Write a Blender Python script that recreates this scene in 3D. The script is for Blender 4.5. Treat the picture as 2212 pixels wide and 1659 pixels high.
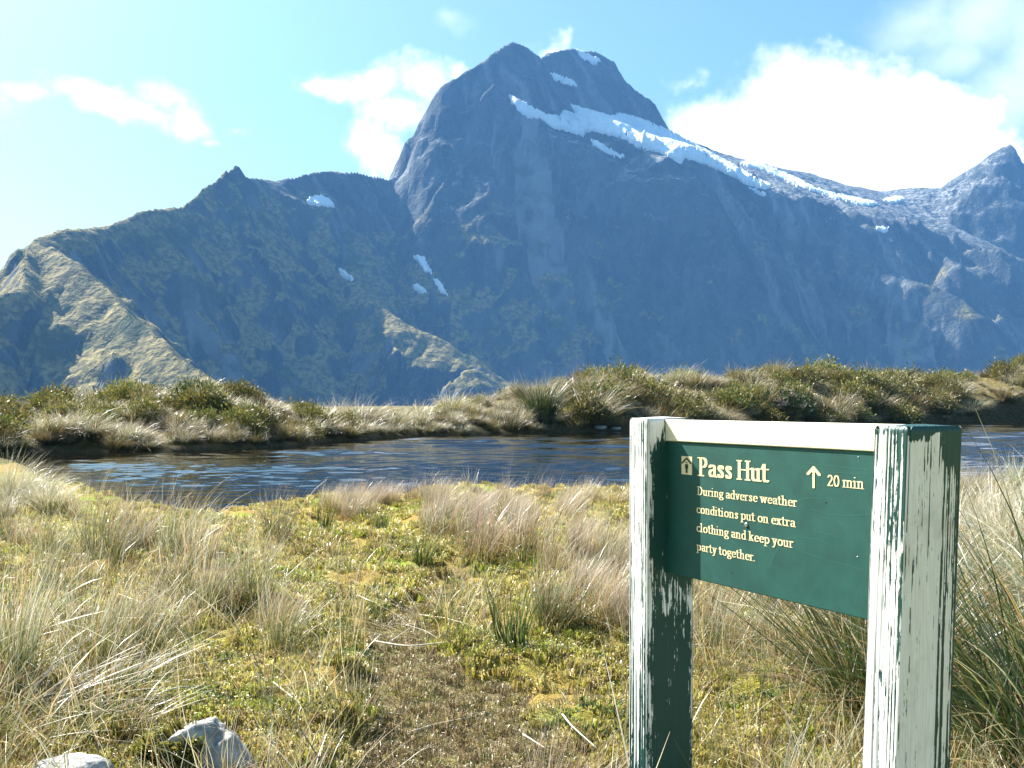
import bpy, math, random
import numpy as np
from mathutils import Vector, geometry

# ------------------------------------------------------------------ scene, camera, sky, sun
for o in list(bpy.data.objects):
    bpy.data.objects.remove(o, do_unlink=True)
SC = bpy.context.scene
COL = SC.collection
EYE = 1.3
cam_d = bpy.data.cameras.new('camera')
cam = bpy.data.objects.new('camera', cam_d)
COL.objects.link(cam)
cam.location = (0, 0, EYE)
cam.rotation_euler = (math.radians(90), 0, 0)
cam_d.sensor_width = 36.0
cam_d.lens = 36.0
cam_d.shift_y = 21.0 / 1024.0
cam_d.clip_start = 0.05
cam_d.clip_end = 40000
SC.camera = cam
SC.render.resolution_x = 1024
SC.render.resolution_y = 768

SUN_AZ_LEFT = 51.6      # degrees left of the viewing direction (+Y)
SUN_EL = 42.5
sun_dir = Vector((-math.sin(math.radians(SUN_AZ_LEFT)) * math.cos(math.radians(SUN_EL)),
                  math.cos(math.radians(SUN_AZ_LEFT)) * math.cos(math.radians(SUN_EL)),
                  math.sin(math.radians(SUN_EL))))
sd = bpy.data.lights.new('sun', 'SUN')
sd.energy = 5.0
sd.angle = math.radians(0.53)
sd.color = (1.0, 0.965, 0.91)
sun = bpy.data.objects.new('sun', sd)
COL.objects.link(sun)
sun.rotation_euler = (-sun_dir).to_track_quat('-Z', 'Y').to_euler()

SC.view_settings.view_transform = 'Standard'
SC.view_settings.look = 'None'
SC.view_settings.exposure = 1.8
SC.view_settings.gamma = 1.0
SC.view_settings.use_curve_mapping = False


class NT:
    """small helper to write node trees"""
    def __init__(self, tree):
        self.t = tree
        self.t.nodes.clear()

    def n(self, typ, **kw):
        nd = self.t.nodes.new(typ)
        for k, v in kw.items():
            if k.startswith('i_'):
                key = k[2:]
                key = int(key) if key.isdigit() else key.replace('_', ' ')
                nd.inputs[key].default_value = v
            else:
                setattr(nd, k, v)
        return nd

    def l(self, a, b):
        self.t.links.new(a, b)

    def math(self, op, a, b=None, c=None, clamp=False):
        nd = self.t.nodes.new('ShaderNodeMath')
        nd.operation = op
        nd.use_clamp = clamp
        for i, v in enumerate((a, b, c)):
            if v is None:
                continue
            if isinstance(v, (int, float)):
                nd.inputs[i].default_value = v
            else:
                self.l(v, nd.inputs[i])
        return nd.outputs[0]

    def mix(self, fac, a, b, blend='MIX'):
        nd = self.t.nodes.new('ShaderNodeMix')
        nd.data_type = 'RGBA'
        nd.blend_type = blend
        for s, v in ((nd.inputs[0], fac), (nd.inputs[6], a), (nd.inputs[7], b)):
            if isinstance(v, (int, float)):
                s.default_value = v
            elif isinstance(v, tuple):
                s.default_value = v if len(v) == 4 else v + (1,)
            else:
                self.l(v, s)
        return nd.outputs[2]

    def noise(self, vec, scale, detail=4, rough=0.55, dim='3D', dist=0.0):
        nd = self.t.nodes.new('ShaderNodeTexNoise')
        nd.noise_dimensions = dim
        nd.inputs['Scale'].default_value = scale
        nd.inputs['Detail'].default_value = detail
        nd.inputs['Roughness'].default_value = rough
        nd.inputs['Distortion'].default_value = dist
        if vec is not None:
            self.l(vec, nd.inputs['Vector'])
        return nd.outputs['Fac']

    def step(self, v, lo, hi):
        nd = self.t.nodes.new('ShaderNodeMapRange')
        nd.interpolation_type = 'SMOOTHSTEP'
        nd.inputs['From Min'].default_value = lo
        nd.inputs['From Max'].default_value = hi
        self.l(v, nd.inputs['Value'])
        return nd.outputs['Result']

    def mapping(self, vec, scale=(1, 1, 1), loc=(0, 0, 0), rot=(0, 0, 0)):
        nd = self.t.nodes.new('ShaderNodeMapping')
        nd.inputs['Scale'].default_value = scale
        nd.inputs['Location'].default_value = loc
        nd.inputs['Rotation'].default_value = rot
        self.l(vec, nd.inputs['Vector'])
        return nd.outputs[0]

    def bump(self, h, strength=0.5, dist=0.01, normal=None):
        nd = self.t.nodes.new('ShaderNodeBump')
        nd.inputs['Strength'].default_value = strength
        nd.inputs['Distance'].default_value = dist
        self.l(h, nd.inputs['Height'])
        if normal is not None:
            self.l(normal, nd.inputs['Normal'])
        return nd.outputs[0]


# photo helper: x, y in a 2212 x 1659 copy of the photograph -> direction / point
K = 2212.0
HOR = 874.8


def at(x, y, Y):
    return np.array([(x - 1106.0) / K * Y, Y, EYE + (HOR - y) / K * Y])


def azel(x, y):
    tx, tz = (x - 1106.0) / K, (HOR - y) / K
    return math.atan2(tx, 1.0), math.atan2(tz, math.sqrt(1 + tx * tx))


# ---- world: Nishita sky with cumulus laid out by direction
W = bpy.data.worlds.new('World')
SC.world = W
W.use_nodes = True
w = NT(W.node_tree)
sky = w.n('ShaderNodeTexSky', sky_type='NISHITA', sun_disc=False)
sky.sun_elevation = math.radians(SUN_EL)
sky.sun_rotation = math.radians(-SUN_AZ_LEFT)
sky.altitude = 1100
sky.air_density = 1.0
sky.dust_density = 4.5
sky.ozone_density = 1.6
tc = w.n('ShaderNodeTexCoord')
sep = w.n('ShaderNodeSeparateXYZ')
w.l(tc.outputs['Generated'], sep.inputs[0])
az = w.math('ARCTAN2', sep.outputs[0], sep.outputs[1])
el = w.math('ARCSINE', sep.outputs[2])
comb = w.n('ShaderNodeCombineXYZ')
w.l(az, comb.inputs[0])
w.l(el, comb.inputs[1])
warpn = w.n('ShaderNodeTexNoise', i_Scale=9.0, i_Detail=4.0, i_Roughness=0.6)
w.l(tc.outputs['Generated'], warpn.inputs['Vector'])
wsub = w.n('ShaderNodeVectorMath', operation='SUBTRACT')
w.l(warpn.outputs['Color'], wsub.inputs[0])
wsub.inputs[1].default_value = (0.5, 0.5, 0.5)
wsc = w.n('ShaderNodeVectorMath', operation='SCALE')
wsc.inputs['Scale'].default_value = 0.07
w.l(wsub.outputs[0], wsc.inputs[0])
wadd = w.n('ShaderNodeVectorMath', operation='ADD')
w.l(comb.outputs[0], wadd.inputs[0])
w.l(wsc.outputs[0], wadd.inputs[1])
P2 = wadd.outputs[0]


def blobfield(blobs):
    out = None
    for (bx, by, rx, ry, wt) in blobs:
        a, e = azel(bx, by)
        s = w.n('ShaderNodeVectorMath', operation='SUBTRACT')
        w.l(P2, s.inputs[0])
        s.inputs[1].default_value = (a, e, 0)
        m = w.n('ShaderNodeVectorMath', operation='MULTIPLY')
        w.l(s.outputs[0], m.inputs[0])
        m.inputs[1].default_value = (K / rx, K / ry, 0)
        ln = w.n('ShaderNodeVectorMath', operation='LENGTH')
        w.l(m.outputs[0], ln.inputs[0])
        v = w.math('MULTIPLY_ADD', ln.outputs['Value'], -wt, wt)
        out = v if out is None else w.math('MAXIMUM', out, v)
    return out


BIG = [(1560, 330, 160, 160, 1.5), (1720, 270, 200, 155, 1.9), (1850, 260, 185, 150, 1.9), (1990, 300, 165, 130, 1.7),
       (2080, 350, 125, 110, 1.4), (1800, 400, 330, 150, 2.0), (1500, 175, 55, 35, 0.7), (1600, 230, 90, 60, 0.8),
       (2010, 420, 170, 110, 1.1), (700, 195, 80, 34, 0.9), (800, 190, 100, 55, 1.0), (900, 190, 90, 65, 1.2), (980, 160, 60, 42, 1.0),
       (850, 260, 90, 60, 1.0), (800, 310, 70, 42, 0.95), (840, 350, 60, 50, 1.0), (1200, 105, 50, 18, 0.8),
       (40, 205, 55, 20, 0.65), (150, 195, 60, 26, 0.65), (230, 225, 75, 30, 0.75), (310, 245, 70, 28, 0.75), (350, 195, 45, 32, 0.65),
       (400, 260, 50, 40, 0.75), (430, 300, 30, 24, 0.6), (490, 272, 40, 20, 0.65), (-150, 230, 150, 50, 0.8), (-420, 150, 160, 60, 0.8),
       (2650, 330, 260, 150, 1.0), (3000, 250, 260, 130, 1.0)]
fb = blobfield(BIG)
det = w.noise(tc.outputs['Generated'], 15.0, 9, 0.66)
f1 = w.math('MULTIPLY_ADD', det, 2.8, -1.4)
dens = w.step(w.math('ADD', fb, f1), -0.05, 0.95)
SOFT = [(2000, 60, 130, 80, 0.7), (2120, 50, 150, 110, 0.8), (2180, 190, 140, 90, 0.9), (2230, 100, 120, 150, 0.8), (2060, 130, 120, 60, 0.6),
        (970, 35, 50, 30, 0.5), (2450, 60, 200, 120, 0.8)]
sf = blobfield(SOFT)
det2 = w.noise(tc.outputs['Generated'], 11.0, 5, 0.55)
f2 = w.math('MULTIPLY_ADD', det2, 1.2, -0.6)
dens2 = w.math('MULTIPLY', w.step(w.math('ADD', sf, f2), -0.1, 0.9), 0.55)
# scattered fair-weather cumulus all round the sky
cn = w.noise(tc.outputs['Generated'], 2.6, 6, 0.6)
elm = w.step(el, 0.02, 0.12)
dens3 = w.math('MULTIPLY', w.step(cn, 0.72, 0.80), elm)
dall = w.math('MAXIMUM', w.math('MAXIMUM', dens, dens2), dens3)
tint = w.mix(1.0, sky.outputs[0], (0.95, 1.27, 1.16), 'MULTIPLY')
cl = w.mix(dall, tint, (11.0, 11.1, 11.3))
bg = w.n('ShaderNodeBackground')
bg.inputs['Strength'].default_value = 0.052
w.l(cl, bg.inputs['Color'])
wo = w.n('ShaderNodeOutputWorld')
w.l(bg.outputs[0], wo.inputs['Surface'])
W.cycles.sampling_method = 'MANUAL'
W.cycles.sample_map_resolution = 512

# ------------------------------------------------------------------ numpy noise
_rg = np.random.RandomState(7)
_perm = np.concatenate([_rg.permutation(256)] * 2)
_ang = _rg.rand(256) * 2 * math.pi
_gx, _gy = np.cos(_ang), np.sin(_ang)


def perlin(x, y):
    x = np.asarray(x, float)
    y = np.asarray(y, float)
    xi = np.floor(x).astype(int)
    yi = np.floor(y).astype(int)
    xf, yf = x - xi, y - yi
    xi &= 255
    yi &= 255
    u = xf * xf * xf * (xf * (xf * 6 - 15) + 10)
    v = yf * yf * yf * (yf * (yf * 6 - 15) + 10)

    def g(ix, iy, dx, dy):
        h = _perm[_perm[ix & 255] + (iy & 255)]
        return _gx[h] * dx + _gy[h] * dy
    a = g(xi, yi, xf, yf)
    b = g(xi + 1, yi, xf - 1, yf)
    c = g(xi, yi + 1, xf, yf - 1)
    d = g(xi + 1, yi + 1, xf - 1, yf - 1)
    return ((a + u * (b - a)) + v * ((c + u * (d - c)) - (a + u * (b - a)))) * 1.5


def fbm(x, y, o=4, g=0.5):
    s, a, f = 0, 1.0, 1.0
    for i in range(o):
        s = s + a * perlin(x * f + 17.3 * i, y * f - 9.1 * i)
        a *= g
        f *= 2.03
    return s


def ridged(x, y, o=4, g=0.5):
    s, a, f = 0, 1.0, 1.0
    for i in range(o):
        s = s + a * (1 - 2 * np.abs(perlin(x * f + 5.7 * i, y * f + 3.3 * i)))
        a *= g
        f *= 2.03
    return s


def sstep(a, b, x):
    t = np.clip((x - a) / (b - a), 0, 1)
    return t * t * (3 - 2 * t)


# ------------------------------------------------------------------ object helpers
def tag(o, label=None, cat=None, group=None, kind=None):
    if label:
        o['label'] = label
    if cat:
        o['category'] = cat
    if group:
        o['group'] = group
    if kind:
        o['kind'] = kind
    return o


def mesh_np(name, V, F, cols=None, smooth=True, mats=None):
    """V (n,3); F (m,4) or (m,3) int array or list of lists"""
    me = bpy.data.meshes.new(name)
    V = np.asarray(V, np.float32)
    if isinstance(F, np.ndarray):
        k = F.shape[1]
        me.vertices.add(len(V))
        me.vertices.foreach_set('co', V.ravel())
        me.loops.add(F.size)
        me.loops.foreach_set('vertex_index', F.astype(np.int32).ravel())
        me.polygons.add(len(F))
        me.polygons.foreach_set('loop_start', np.arange(0, F.size, k, dtype=np.int32))
        me.polygons.foreach_set('loop_total', np.full(len(F), k, np.int32))
        me.update(calc_edges=True)
        me.validate()
    else:
        me.from_pydata([tuple(v) for v in V], [], F)
    if smooth:
        me.polygons.foreach_set('use_smooth', np.ones(len(me.polygons), bool))
    if cols is not None:
        a = me.color_attributes.new('Col', 'FLOAT_COLOR', 'POINT')
        c = np.ones((len(V), 4), np.float32)
        c[:, :cols.shape[1]] = cols
        a.data.foreach_set('color', c.ravel())
    for m in (mats or []):
        me.materials.append(m)
    return me


def link(name, me, parent=None, loc=None):
    o = bpy.data.objects.new(name, me)
    COL.objects.link(o)
    if loc is not None:
        o.location = loc
    if parent is not None:
        o.parent = parent
    return o


def empty(name, loc=(0, 0, 0)):
    o = bpy.data.objects.new(name, None)
    o.empty_display_size = 0.1
    COL.objects.link(o)
    o.location = loc
    return o


def grid_faces(nr, nc):
    i = np.arange(nr - 1)[:, None] * nc + np.arange(nc - 1)[None, :]
    i = i.ravel()
    return np.stack([i, i + 1, i + nc + 1, i + nc], 1)


def mat(name):
    m = bpy.data.materials.new(name)
    m.use_nodes = True
    return m, NT(m.node_tree)


def finish(t, shader):
    o = t.n('ShaderNodeOutputMaterial')
    t.l(shader, o.inputs['Surface'])


def principled(t, color, rough=0.6, spec=0.4, normal=None):
    b = t.n('ShaderNodeBsdfPrincipled')
    if isinstance(color, tuple):
        b.inputs['Base Color'].default_value = color if len(color) == 4 else color + (1,)
    else:
        t.l(color, b.inputs['Base Color'])
    if isinstance(rough, (int, float)):
        b.inputs['Roughness'].default_value = rough
    else:
        t.l(rough, b.inputs['Roughness'])
    b.inputs['Specular IOR Level'].default_value = spec
    if normal is not None:
        t.l(normal, b.inputs['Normal'])
    return b


# ------------------------------------------------------------------ mountain
def make_mountain():
    # ridge points: x, y (photo 2212), depth, k1, d0, k2  (drop = k1*d up to d0 metres, k2 beyond)
    A = [(-700, 1050, 1000, 1.2, 20, 1.3), (-350, 850, 1120, 1.2, 20, 1.3), (-150, 740, 1250, 1.1, 20, 1.28), (38, 606, 1420, 0.9, 30, 1.3),
         (58, 530, 1570, 0.8, 40, 1.6), (72, 513, 1600, 0.8, 40, 1.5), (130, 497, 1650, 0.9, 25, 1.45), (230, 487, 1780, 1.1, 10, 1.45), (300, 457, 1880, 1.2, 10, 1.45),
         (400, 442, 2000, 1.2, 10, 1.45), (440, 402, 2080, 1.3, 40, 1.45), (475, 368, 2150, 1.5, 40, 1.4), (503, 352, 2190, 1.6, 40, 1.4),
         (530, 380, 2250, 1.3, 30, 1.35), (600, 388, 2380, 1.0, 60, 1.25), (650, 378, 2450, 1.3, 80, 1.15), (705, 368, 2530, 1.5, 100, 1.15),
         (770, 370, 2600, 1.6, 100, 1.2), (835, 386, 2680, 1.7, 100, 1.3), (865, 360, 2710, 1.9, 150, 1.35), (905, 285, 2740, 1.9, 200, 1.45), (935, 225, 2770, 1.8, 300, 1.45),
         (975, 175, 2800, 1.7, 300, 1.45), (1030, 135, 2850, 1.7, 300, 1.45), (1075, 108, 2880, 1.6, 110, 1.6, 250, 1.45), (1110, 88, 2900, 1.6, 110, 1.6, 250, 1.45),
         (1140, 102, 2940, 1.7, 110, 1.2, 240, 1.5), (1168, 123, 2980, 1.7, 110, 0.8, 250, 1.5), (1195, 110, 3010, 1.7, 110, 0.7, 300, 1.5), (1240, 103, 3060, 1.75, 140, 0.48, 430, 1.5),
         (1285, 106, 3110, 1.75, 160, 0.44, 450, 1.5), (1320, 130, 3150, 1.75, 165, 0.44, 470, 1.5), (1360, 175, 3200, 1.75, 140, 0.46, 480, 1.5), (1410, 225, 3240, 1.7, 105, 0.50, 500, 1.5),
         (1452, 287, 3280, 1.5, 40, 0.50, 500, 1.5), (1550, 330, 3300, 0.48, 20, 0.48, 520, 1.50), (1640, 352, 3330, 0.48, 20, 0.48, 540, 1.50), (1740, 372, 3380, 0.48, 20, 0.48, 600, 1.50),
         (1830, 398, 3420, 0.47, 20, 0.47, 700, 1.50), (1905, 412, 3440, 0.46, 20, 0.46, 800, 1.50), (1960, 406, 3430, 0.50, 20, 0.50, 800, 1.50), (2035, 405, 3400, 0.58, 20, 0.58, 720, 1.50),
         (2090, 365, 3350, 0.75, 20, 0.75, 600, 1.50), (2140, 330, 3300, 0.95, 20, 0.95, 420, 1.45), (2180, 311, 3250, 1.00, 20, 1.00, 380, 1.45), (2215, 350, 3200, 1.00, 20, 1.00, 360, 1.45),
         (2320, 420, 3300, 1.00, 20, 1.00, 300, 1.45), (2500, 380, 3420, 1.10, 20, 1.10, 300, 1.45), (2900, 360, 3600, 1.20, 20, 1.20, 300, 1.45), (3500, 400, 3700, 1.20, 20, 1.20, 300, 1.45)]
    # bench edge under the glacier
    E = [(1085, 205, 2790, 1.5, 60, 1.55), (1160, 265, 2760, 1.3, 60, 1.55), (1260, 306, 2740, 1.1, 30, 1.55), (1370, 352, 2740, 1.0, 30, 1.55),
         (1480, 396, 2760, 0.8, 40, 1.55), (1600, 440, 2770, 0.7, 40, 1.55), (1740, 485, 2760, 0.7, 40, 1.55), (1850, 545, 2700, 0.7, 50, 1.5),
         (1960, 595, 2620, 0.7, 50, 1.5), (2080, 650, 2540, 0.8, 60, 1.5)]
    # sunlit spur on the left, its shaded face turned to the right
    L = [(108, 530, 1575, 0.8, 60, 1.5), (160, 565, 1515, 0.9, 70, 1.3), (215, 620, 1445, 0.95, 70, 1.3), (290, 690, 1375, 0.95, 70, 1.3),
         (370, 755, 1310, 0.95, 70, 1.3), (460, 815, 1245, 0.95, 70, 1.3), (560, 862, 1185, 0.95, 70, 1.3), (720, 940, 1100, 0.9, 70, 1.5)]
    # middle spur with broken sunlit ledges
    B = [(760, 560, 2260, 1.1, 20, 1.4), (800, 630, 2180, 0.8, 40, 1.5), (850, 680, 2130, 0.65, 90, 1.5), (940, 722, 2090, 0.6, 110, 1.5),
         (1010, 768, 2050, 0.6, 110, 1.5), (1090, 818, 2010, 0.6, 100, 1.5), (1180, 865, 1970, 0.7, 80, 1.5), (1400, 1000, 2000, 1, 30, 1.5)]
    # summit buttress with the pale gully beside it
    C = [(1062, 178, 2790, 1.9, 120, 1.45), (1030, 240, 2730, 1.8, 120, 1.45), (985, 330, 2660, 1.7, 120, 1.45), (930, 430, 2560, 1.6, 100, 1.45), (900, 540, 2460, 1.5, 80, 1.45)]
    R2 = [(1700, 690, 2500, 1.4, 20, 1.5), (1780, 760, 2400, 1.2, 20, 1.5), (1900, 830, 2350, 1.2, 20, 1.5), (2050, 900, 2300, 1.3, 20, 1.5)]
    lines = [(A, 1.0), (E, 0.4), (L, 1.0), (B, 1.6), (C, 1.0), (R2, 1.0)]
    xs = np.arange(-2300, 3000, 6.4)
    ys = np.arange(800, 4020, 7.0)
    X, Y = np.meshgrid(xs, ys)
    wx = X + 16 * fbm(X / 130, Y / 130, 3)
    wy = Y + 16 * fbm(X / 130 + 40, Y / 130 + 11, 3)
    best = np.full(X.shape, -1e9)
    bs = np.zeros(X.shape)
    bd = np.zeros(X.shape)
    ba = np.ones(X.shape)
    bk = np.ones(X.shape)
    off = 0.0
    for ln, amp in lines:
        pts = [(at(p[0], p[1], p[2]), p[3:] if len(p) > 6 else p[3:] + (3000, 1.5)) for p in ln]
        for (p, a), (q, b) in zip(pts[:-1], pts[1:]):
            dx, dy = q[0] - p[0], q[1] - p[1]
            L2_ = dx * dx + dy * dy
            tu = ((wx - p[0]) * dx + (wy - p[1]) * dy) / L2_
            t = np.clip(tu, 0, 1)
            over = np.abs(tu - t) * math.sqrt(L2_)
            d = np.hypot(wx - p[0] - t * dx, wy - p[1] - t * dy)
            k1 = a[0] + t * (b[0] - a[0])
            d0 = a[1] + t * (b[1] - a[1])
            k2 = a[2] + t * (b[2] - a[2])
            d1 = a[3] + t * (b[3] - a[3])
            k3 = a[4] + t * (b[4] - a[4])
            z = p[2] + t * (q[2] - p[2]) - np.where(d < d0, k1 * d, k1 * d0 + k2 * (np.minimum(d, d1) - d0) + k3 * np.maximum(d - d1, 0))
            if ln is A:      # the far side falls away steeply
                back = dx * (wy - p[1]) - dy * (wx - p[0]) > 0
                z = np.where(back, p[2] + t * (q[2] - p[2]) - 1.6 * d, z - np.where(d1 < 1500, 0.7, 0.0) * over)
            m = z > best
            best[m] = z[m]
            # signed side makes the rib coordinate continue over the end of a segment
            bs[m] = (off + t * math.sqrt(L2_))[m]
            bd[m] = d[m]
            ba[m] = amp
            kk = np.where(d < d0, k1, np.where(d < d1, k2, k3))
            bk[m] = kk[m]
            off += math.sqrt(L2_)
        off += 900
    fade = sstep(0, 170, bd)
    fade2 = sstep(5, 60, bd)
    ba = ba * np.clip((bk - 0.25) / 1.1, 0.15, 1.0)
    h = best.copy()
    h += 32 * ba * fade * ridged(bs / 170 + 0.4 * fbm(X / 200, Y / 200, 2), bd / 700, 3, 0.5) - 22 * ba * fade
    h += 11 * ba * fade2 * ridged(bs / 46 + 0.5 * fbm(X / 90, Y / 90, 2), bd / 210, 3, 0.55) - 8 * ba * fade2
    h += 9 * ba * fade * fbm(X / 90, Y / 90, 4, 0.55) + 4.5 * (0.25 + 0.75 * fade2) * np.clip(ba + 0.2, 0, 1) * fbm(X / 24, Y / 24, 3, 0.6)
    # the grassy spur is finely fluted down its sides
    onL = sstep(900, 700, Y + 0 * X - 800) * sstep(-250, -420, X + (Y - 1200) * -0.75)
    h += 3.2 * onL * sstep(4, 30, bd) * (ridged(bs / 21 + 0.5 * fbm(X / 60, Y / 60, 2), bd / 260, 2, 0.5) - 0.6)
    # rock steps: faint ledges on the summit block
    h += 5 * fade2 * ba * sstep(350, 700, h) * np.sin(h / 17 + 2.0 * fbm(X / 160, Y / 160, 3))
    h = np.where(h < -180, -180 + 0.15 * (h + 180), h)
    h = np.maximum(h, -260)
    V = np.stack([X, Y, h], -1).reshape(-1, 3)
    F = grid_faces(*X.shape)
    # vegetation amount (tussock on the lower, gentler, left-hand ground)
    gx = np.gradient(h, axis=1) / 6.4
    gy = np.gradient(h, axis=0) / 7.0
    slope = np.hypot(gx, gy)
    lefty = sstep(500, -900, X + (Y - 2000) * -0.2)
    veg = sstep(700, 250, h) * (0.35 + 0.9 * lefty) * sstep(2.3, 1.0, slope) + 0.25 * fbm(X / 60, Y / 60, 3)
    veg = np.clip(veg * sstep(760, 420, h + 120 * fbm(X / 300, Y / 300, 2)), 0, 1)
    scree = np.clip(sstep(1.25, 0.7, slope) * sstep(250, 700, h), 0, 1)
    streak = 0.5 + 0.35 * fbm(bs / 34 + 0.6 * fbm(X / 70, Y / 70, 2), bd / 420, 4, 0.6)
    cols = np.stack([veg, scree, np.clip(streak, 0, 1)], -1).reshape(-1, 3)

    m, t = mat('mountain_rock')
    va = t.n('ShaderNodeVertexColor', layer_name='Col')
    sp = t.n('ShaderNodeSeparateColor')
    t.l(va.outputs[0], sp.inputs[0])
    geo = t.n('ShaderNodeNewGeometry')
    pos = geo.outputs['Position']
    st = t.mapping(pos, (0.020, 0.020, 0.0045))
    n1 = t.noise(st, 1.0, 6, 0.62)
    n2 = t.noise(pos, 0.012, 5, 0.6)
    n3 = t.noise(pos, 0.09, 4, 0.6)
    rock = t.mix(t.step(n1, 0.3, 0.7), (0.022, 0.030, 0.032), (0.085, 0.092, 0.090))
    rock = t.mix(t.step(sp.outputs[2], 0.52, 0.85), rock, (0.20, 0.20, 0.19))
    rock = t.mix(t.step(sp.outputs[2], 0.42, 0.22), rock, (0.020, 0.026, 0.024))
    rock = t.mix(t.step(n2, 0.52, 0.7), rock, (0.065, 0.070, 0.055))
    rock = t.mix(t.math('MULTIPLY', t.step(n3, 0.60, 0.74), 0.35), rock, (0.26, 0.26, 0.25))
    grass = t.mix(t.step(n3, 0.35, 0.65), (0.080, 0.072, 0.020), (0.30, 0.235, 0.085))
    grass = t.mix(t.step(n2, 0.5, 0.65), grass, (0.05, 0.062, 0.016))
    vm = t.step(t.math('ADD', sp.outputs[0], t.math('MULTIPLY_ADD', n1, 0.7, -0.35)), 0.25, 0.55)
    c = t.mix(vm, rock, grass)
    c = t.mix(t.math('MULTIPLY', sp.outputs[1], t.step(n3, 0.4, 0.62)), c, (0.30, 0.295, 0.28))
    hb = t.math('ADD', t.math('MULTIPLY', n1, 1.0), t.math('MULTIPLY', n3, 0.6))
    nm = t.bump(hb, 0.9, 14.0)
    finish(t, principled(t, c, 0.9, 0.1, nm).outputs[0])
    mo = link('mountain', mesh_np('mountain', V, F, cols, True, [m]))
    tag(mo, kind='structure')
    return X, Y, h, V, F


MX, MY, MH, MV, MF = make_mountain()


def snow_material():
    m, t = mat('snow')
    geo = t.n('ShaderNodeNewGeometry')
    n1 = t.noise(t.mapping(geo.outputs['Position'], (0.02, 0.02, 0.05)), 1.0, 5, 0.6)
    n2 = t.noise(geo.outputs['Position'], 0.05, 4, 0.6)
    c = t.mix(t.step(n1, 0.4, 0.7), (0.90, 0.92, 0.94), (0.76, 0.86, 0.93))
    finish(t, principled(t, c, 0.7, 0.2, t.bump(t.math('ADD', n1, n2), 0.8, 9.0)).outputs[0])
    return m


def in_poly(px, py, poly):
    c = np.zeros(px.shape, bool)
    n = len(poly)
    for i in range(n):
        x0, y0 = poly[i]
        x1, y1 = poly[(i + 1) % n]
        if y0 == y1:
            continue
        cond = ((y0 > py) != (y1 > py)) & (px < (x1 - x0) * (py - y0) / (y1 - y0) + x0)
        c ^= cond
    return c


SNOW = snow_material()


def snow(name, poly, y0, y1, lift, label, cat, group=None):
    """a sheet of snow lying on the mountain ground"""
    cx = MV[MF].mean(1)
    px = 1106 + K * cx[:, 0] / cx[:, 1]
    py = HOR - K * (cx[:, 2] - EYE) / cx[:, 1]
    xs_, ys_ = [p[0] for p in poly], [p[1] for p in poly]
    sel = (px > min(xs_) - 8) & (px < max(xs_) + 8) & (py > min(ys_) - 8) & (py < max(ys_) + 8) & (cx[:, 1] > y0) & (cx[:, 1] < y1)
    e1_ = MV[MF[:, 1]] - MV[MF[:, 0]]
    e2_ = MV[MF[:, 3]] - MV[MF[:, 0]]
    nn = np.cross(e1_, e2_)
    view = cx - np.array([0, 0, EYE])
    sel &= (nn * view).sum(1) < 0.02 * np.linalg.norm(nn, axis=1) * np.linalg.norm(view, axis=1)
    Q4 = MV[MF[sel]]
    # nothing of the mountain may stand in front: compare with the first hit along the line of sight
    S = 4
    fr = np.arange(S + 1) / S
    u, v = np.meshgrid(fr, fr)
    G = (Q4[:, None, None, 0] * ((1 - u) * (1 - v))[None, ..., None] + Q4[:, None, None, 1] * (u * (1 - v))[None, ..., None]
         + Q4[:, None, None, 2] * (u * v)[None, ..., None] + Q4[:, None, None, 3] * ((1 - u) * v)[None, ..., None])
    G = np.round(G, 2).reshape(-1, 3)
    base = (np.arange(len(Q4)) * (S + 1) ** 2)[:, None]
    f1_ = grid_faces(S + 1, S + 1)
    FF = (f1_[None] + base[..., None]).reshape(-1, 4)
    c2 = G[FF].mean(1)
    px = 1106 + K * c2[:, 0] / c2[:, 1]
    py = HOR - K * (c2[:, 2] - EYE) / c2[:, 1]
    jx = 2.5 * fbm(c2[:, 0] / 14, c2[:, 1] / 14, 3)
    jy = 2.5 * fbm(c2[:, 0] / 14 + 50, c2[:, 1] / 14, 3)
    keep = in_poly(px + jx, py + jy, poly)
    FF, c2 = FF[keep], c2[keep]
    if len(FF) < 4:
        print('EMPTY SNOW', label)
        return
    G, inv = np.unique(G, axis=0, return_inverse=True)
    F = inv.reshape(-1)[FF]
    # one patch, one piece: keep the largest connected one
    par = np.arange(len(G))
    def find(a):
        while par[a] != a:
            par[a] = par[par[a]]
            a = par[a]
        return a
    for f in F:
        r0 = find(f[0])
        for k_ in f[1:]:
            par[find(k_)] = r0
    root = np.array([find(f[0]) for f in F])
    vals, cnts = np.unique(root, return_counts=True)
    F = F[root == vals[cnts.argmax()]]
    MVs = G
    used, inv = np.unique(F, return_inverse=True)
    F = inv.reshape(F.shape)
    V = MVs[used].copy()
    # rim vertices stay in the ground, inner ones are lifted by the snow depth
    cnt = np.bincount(F.ravel(), minlength=len(V))
    top = V + np.array([0, -0.35, 0.9]) * np.where(cnt >= 4, lift, 0.45 * lift)[:, None]
    e = {}
    for f in F:
        for i in range(4):
            a, b = f[i], f[(i + 1) % 4]
            e[(a, b)] = e.get((a, b), 0) + 1
    n = len(V)
    faces = [tuple(f) for f in F]
    for (a, b) in e:
        if (b, a) not in e:
            faces.append((a, a + n, b + n, b))
    o = link(name, mesh_np(name, np.concatenate([top, V]), faces, None, True, [SNOW]))
    tag(o, label, cat, group)


def c5(p):
    return [(768.06 + x * .42439, 42.67 + y * .42439) for x, y in p]


def c6(p):
    return [(1365.4 + x * .41155, 256 + y * .41155) for x, y in p]


def c4(p):
    return [(x * .5, 256 + y * .5) for x, y in p]


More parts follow.
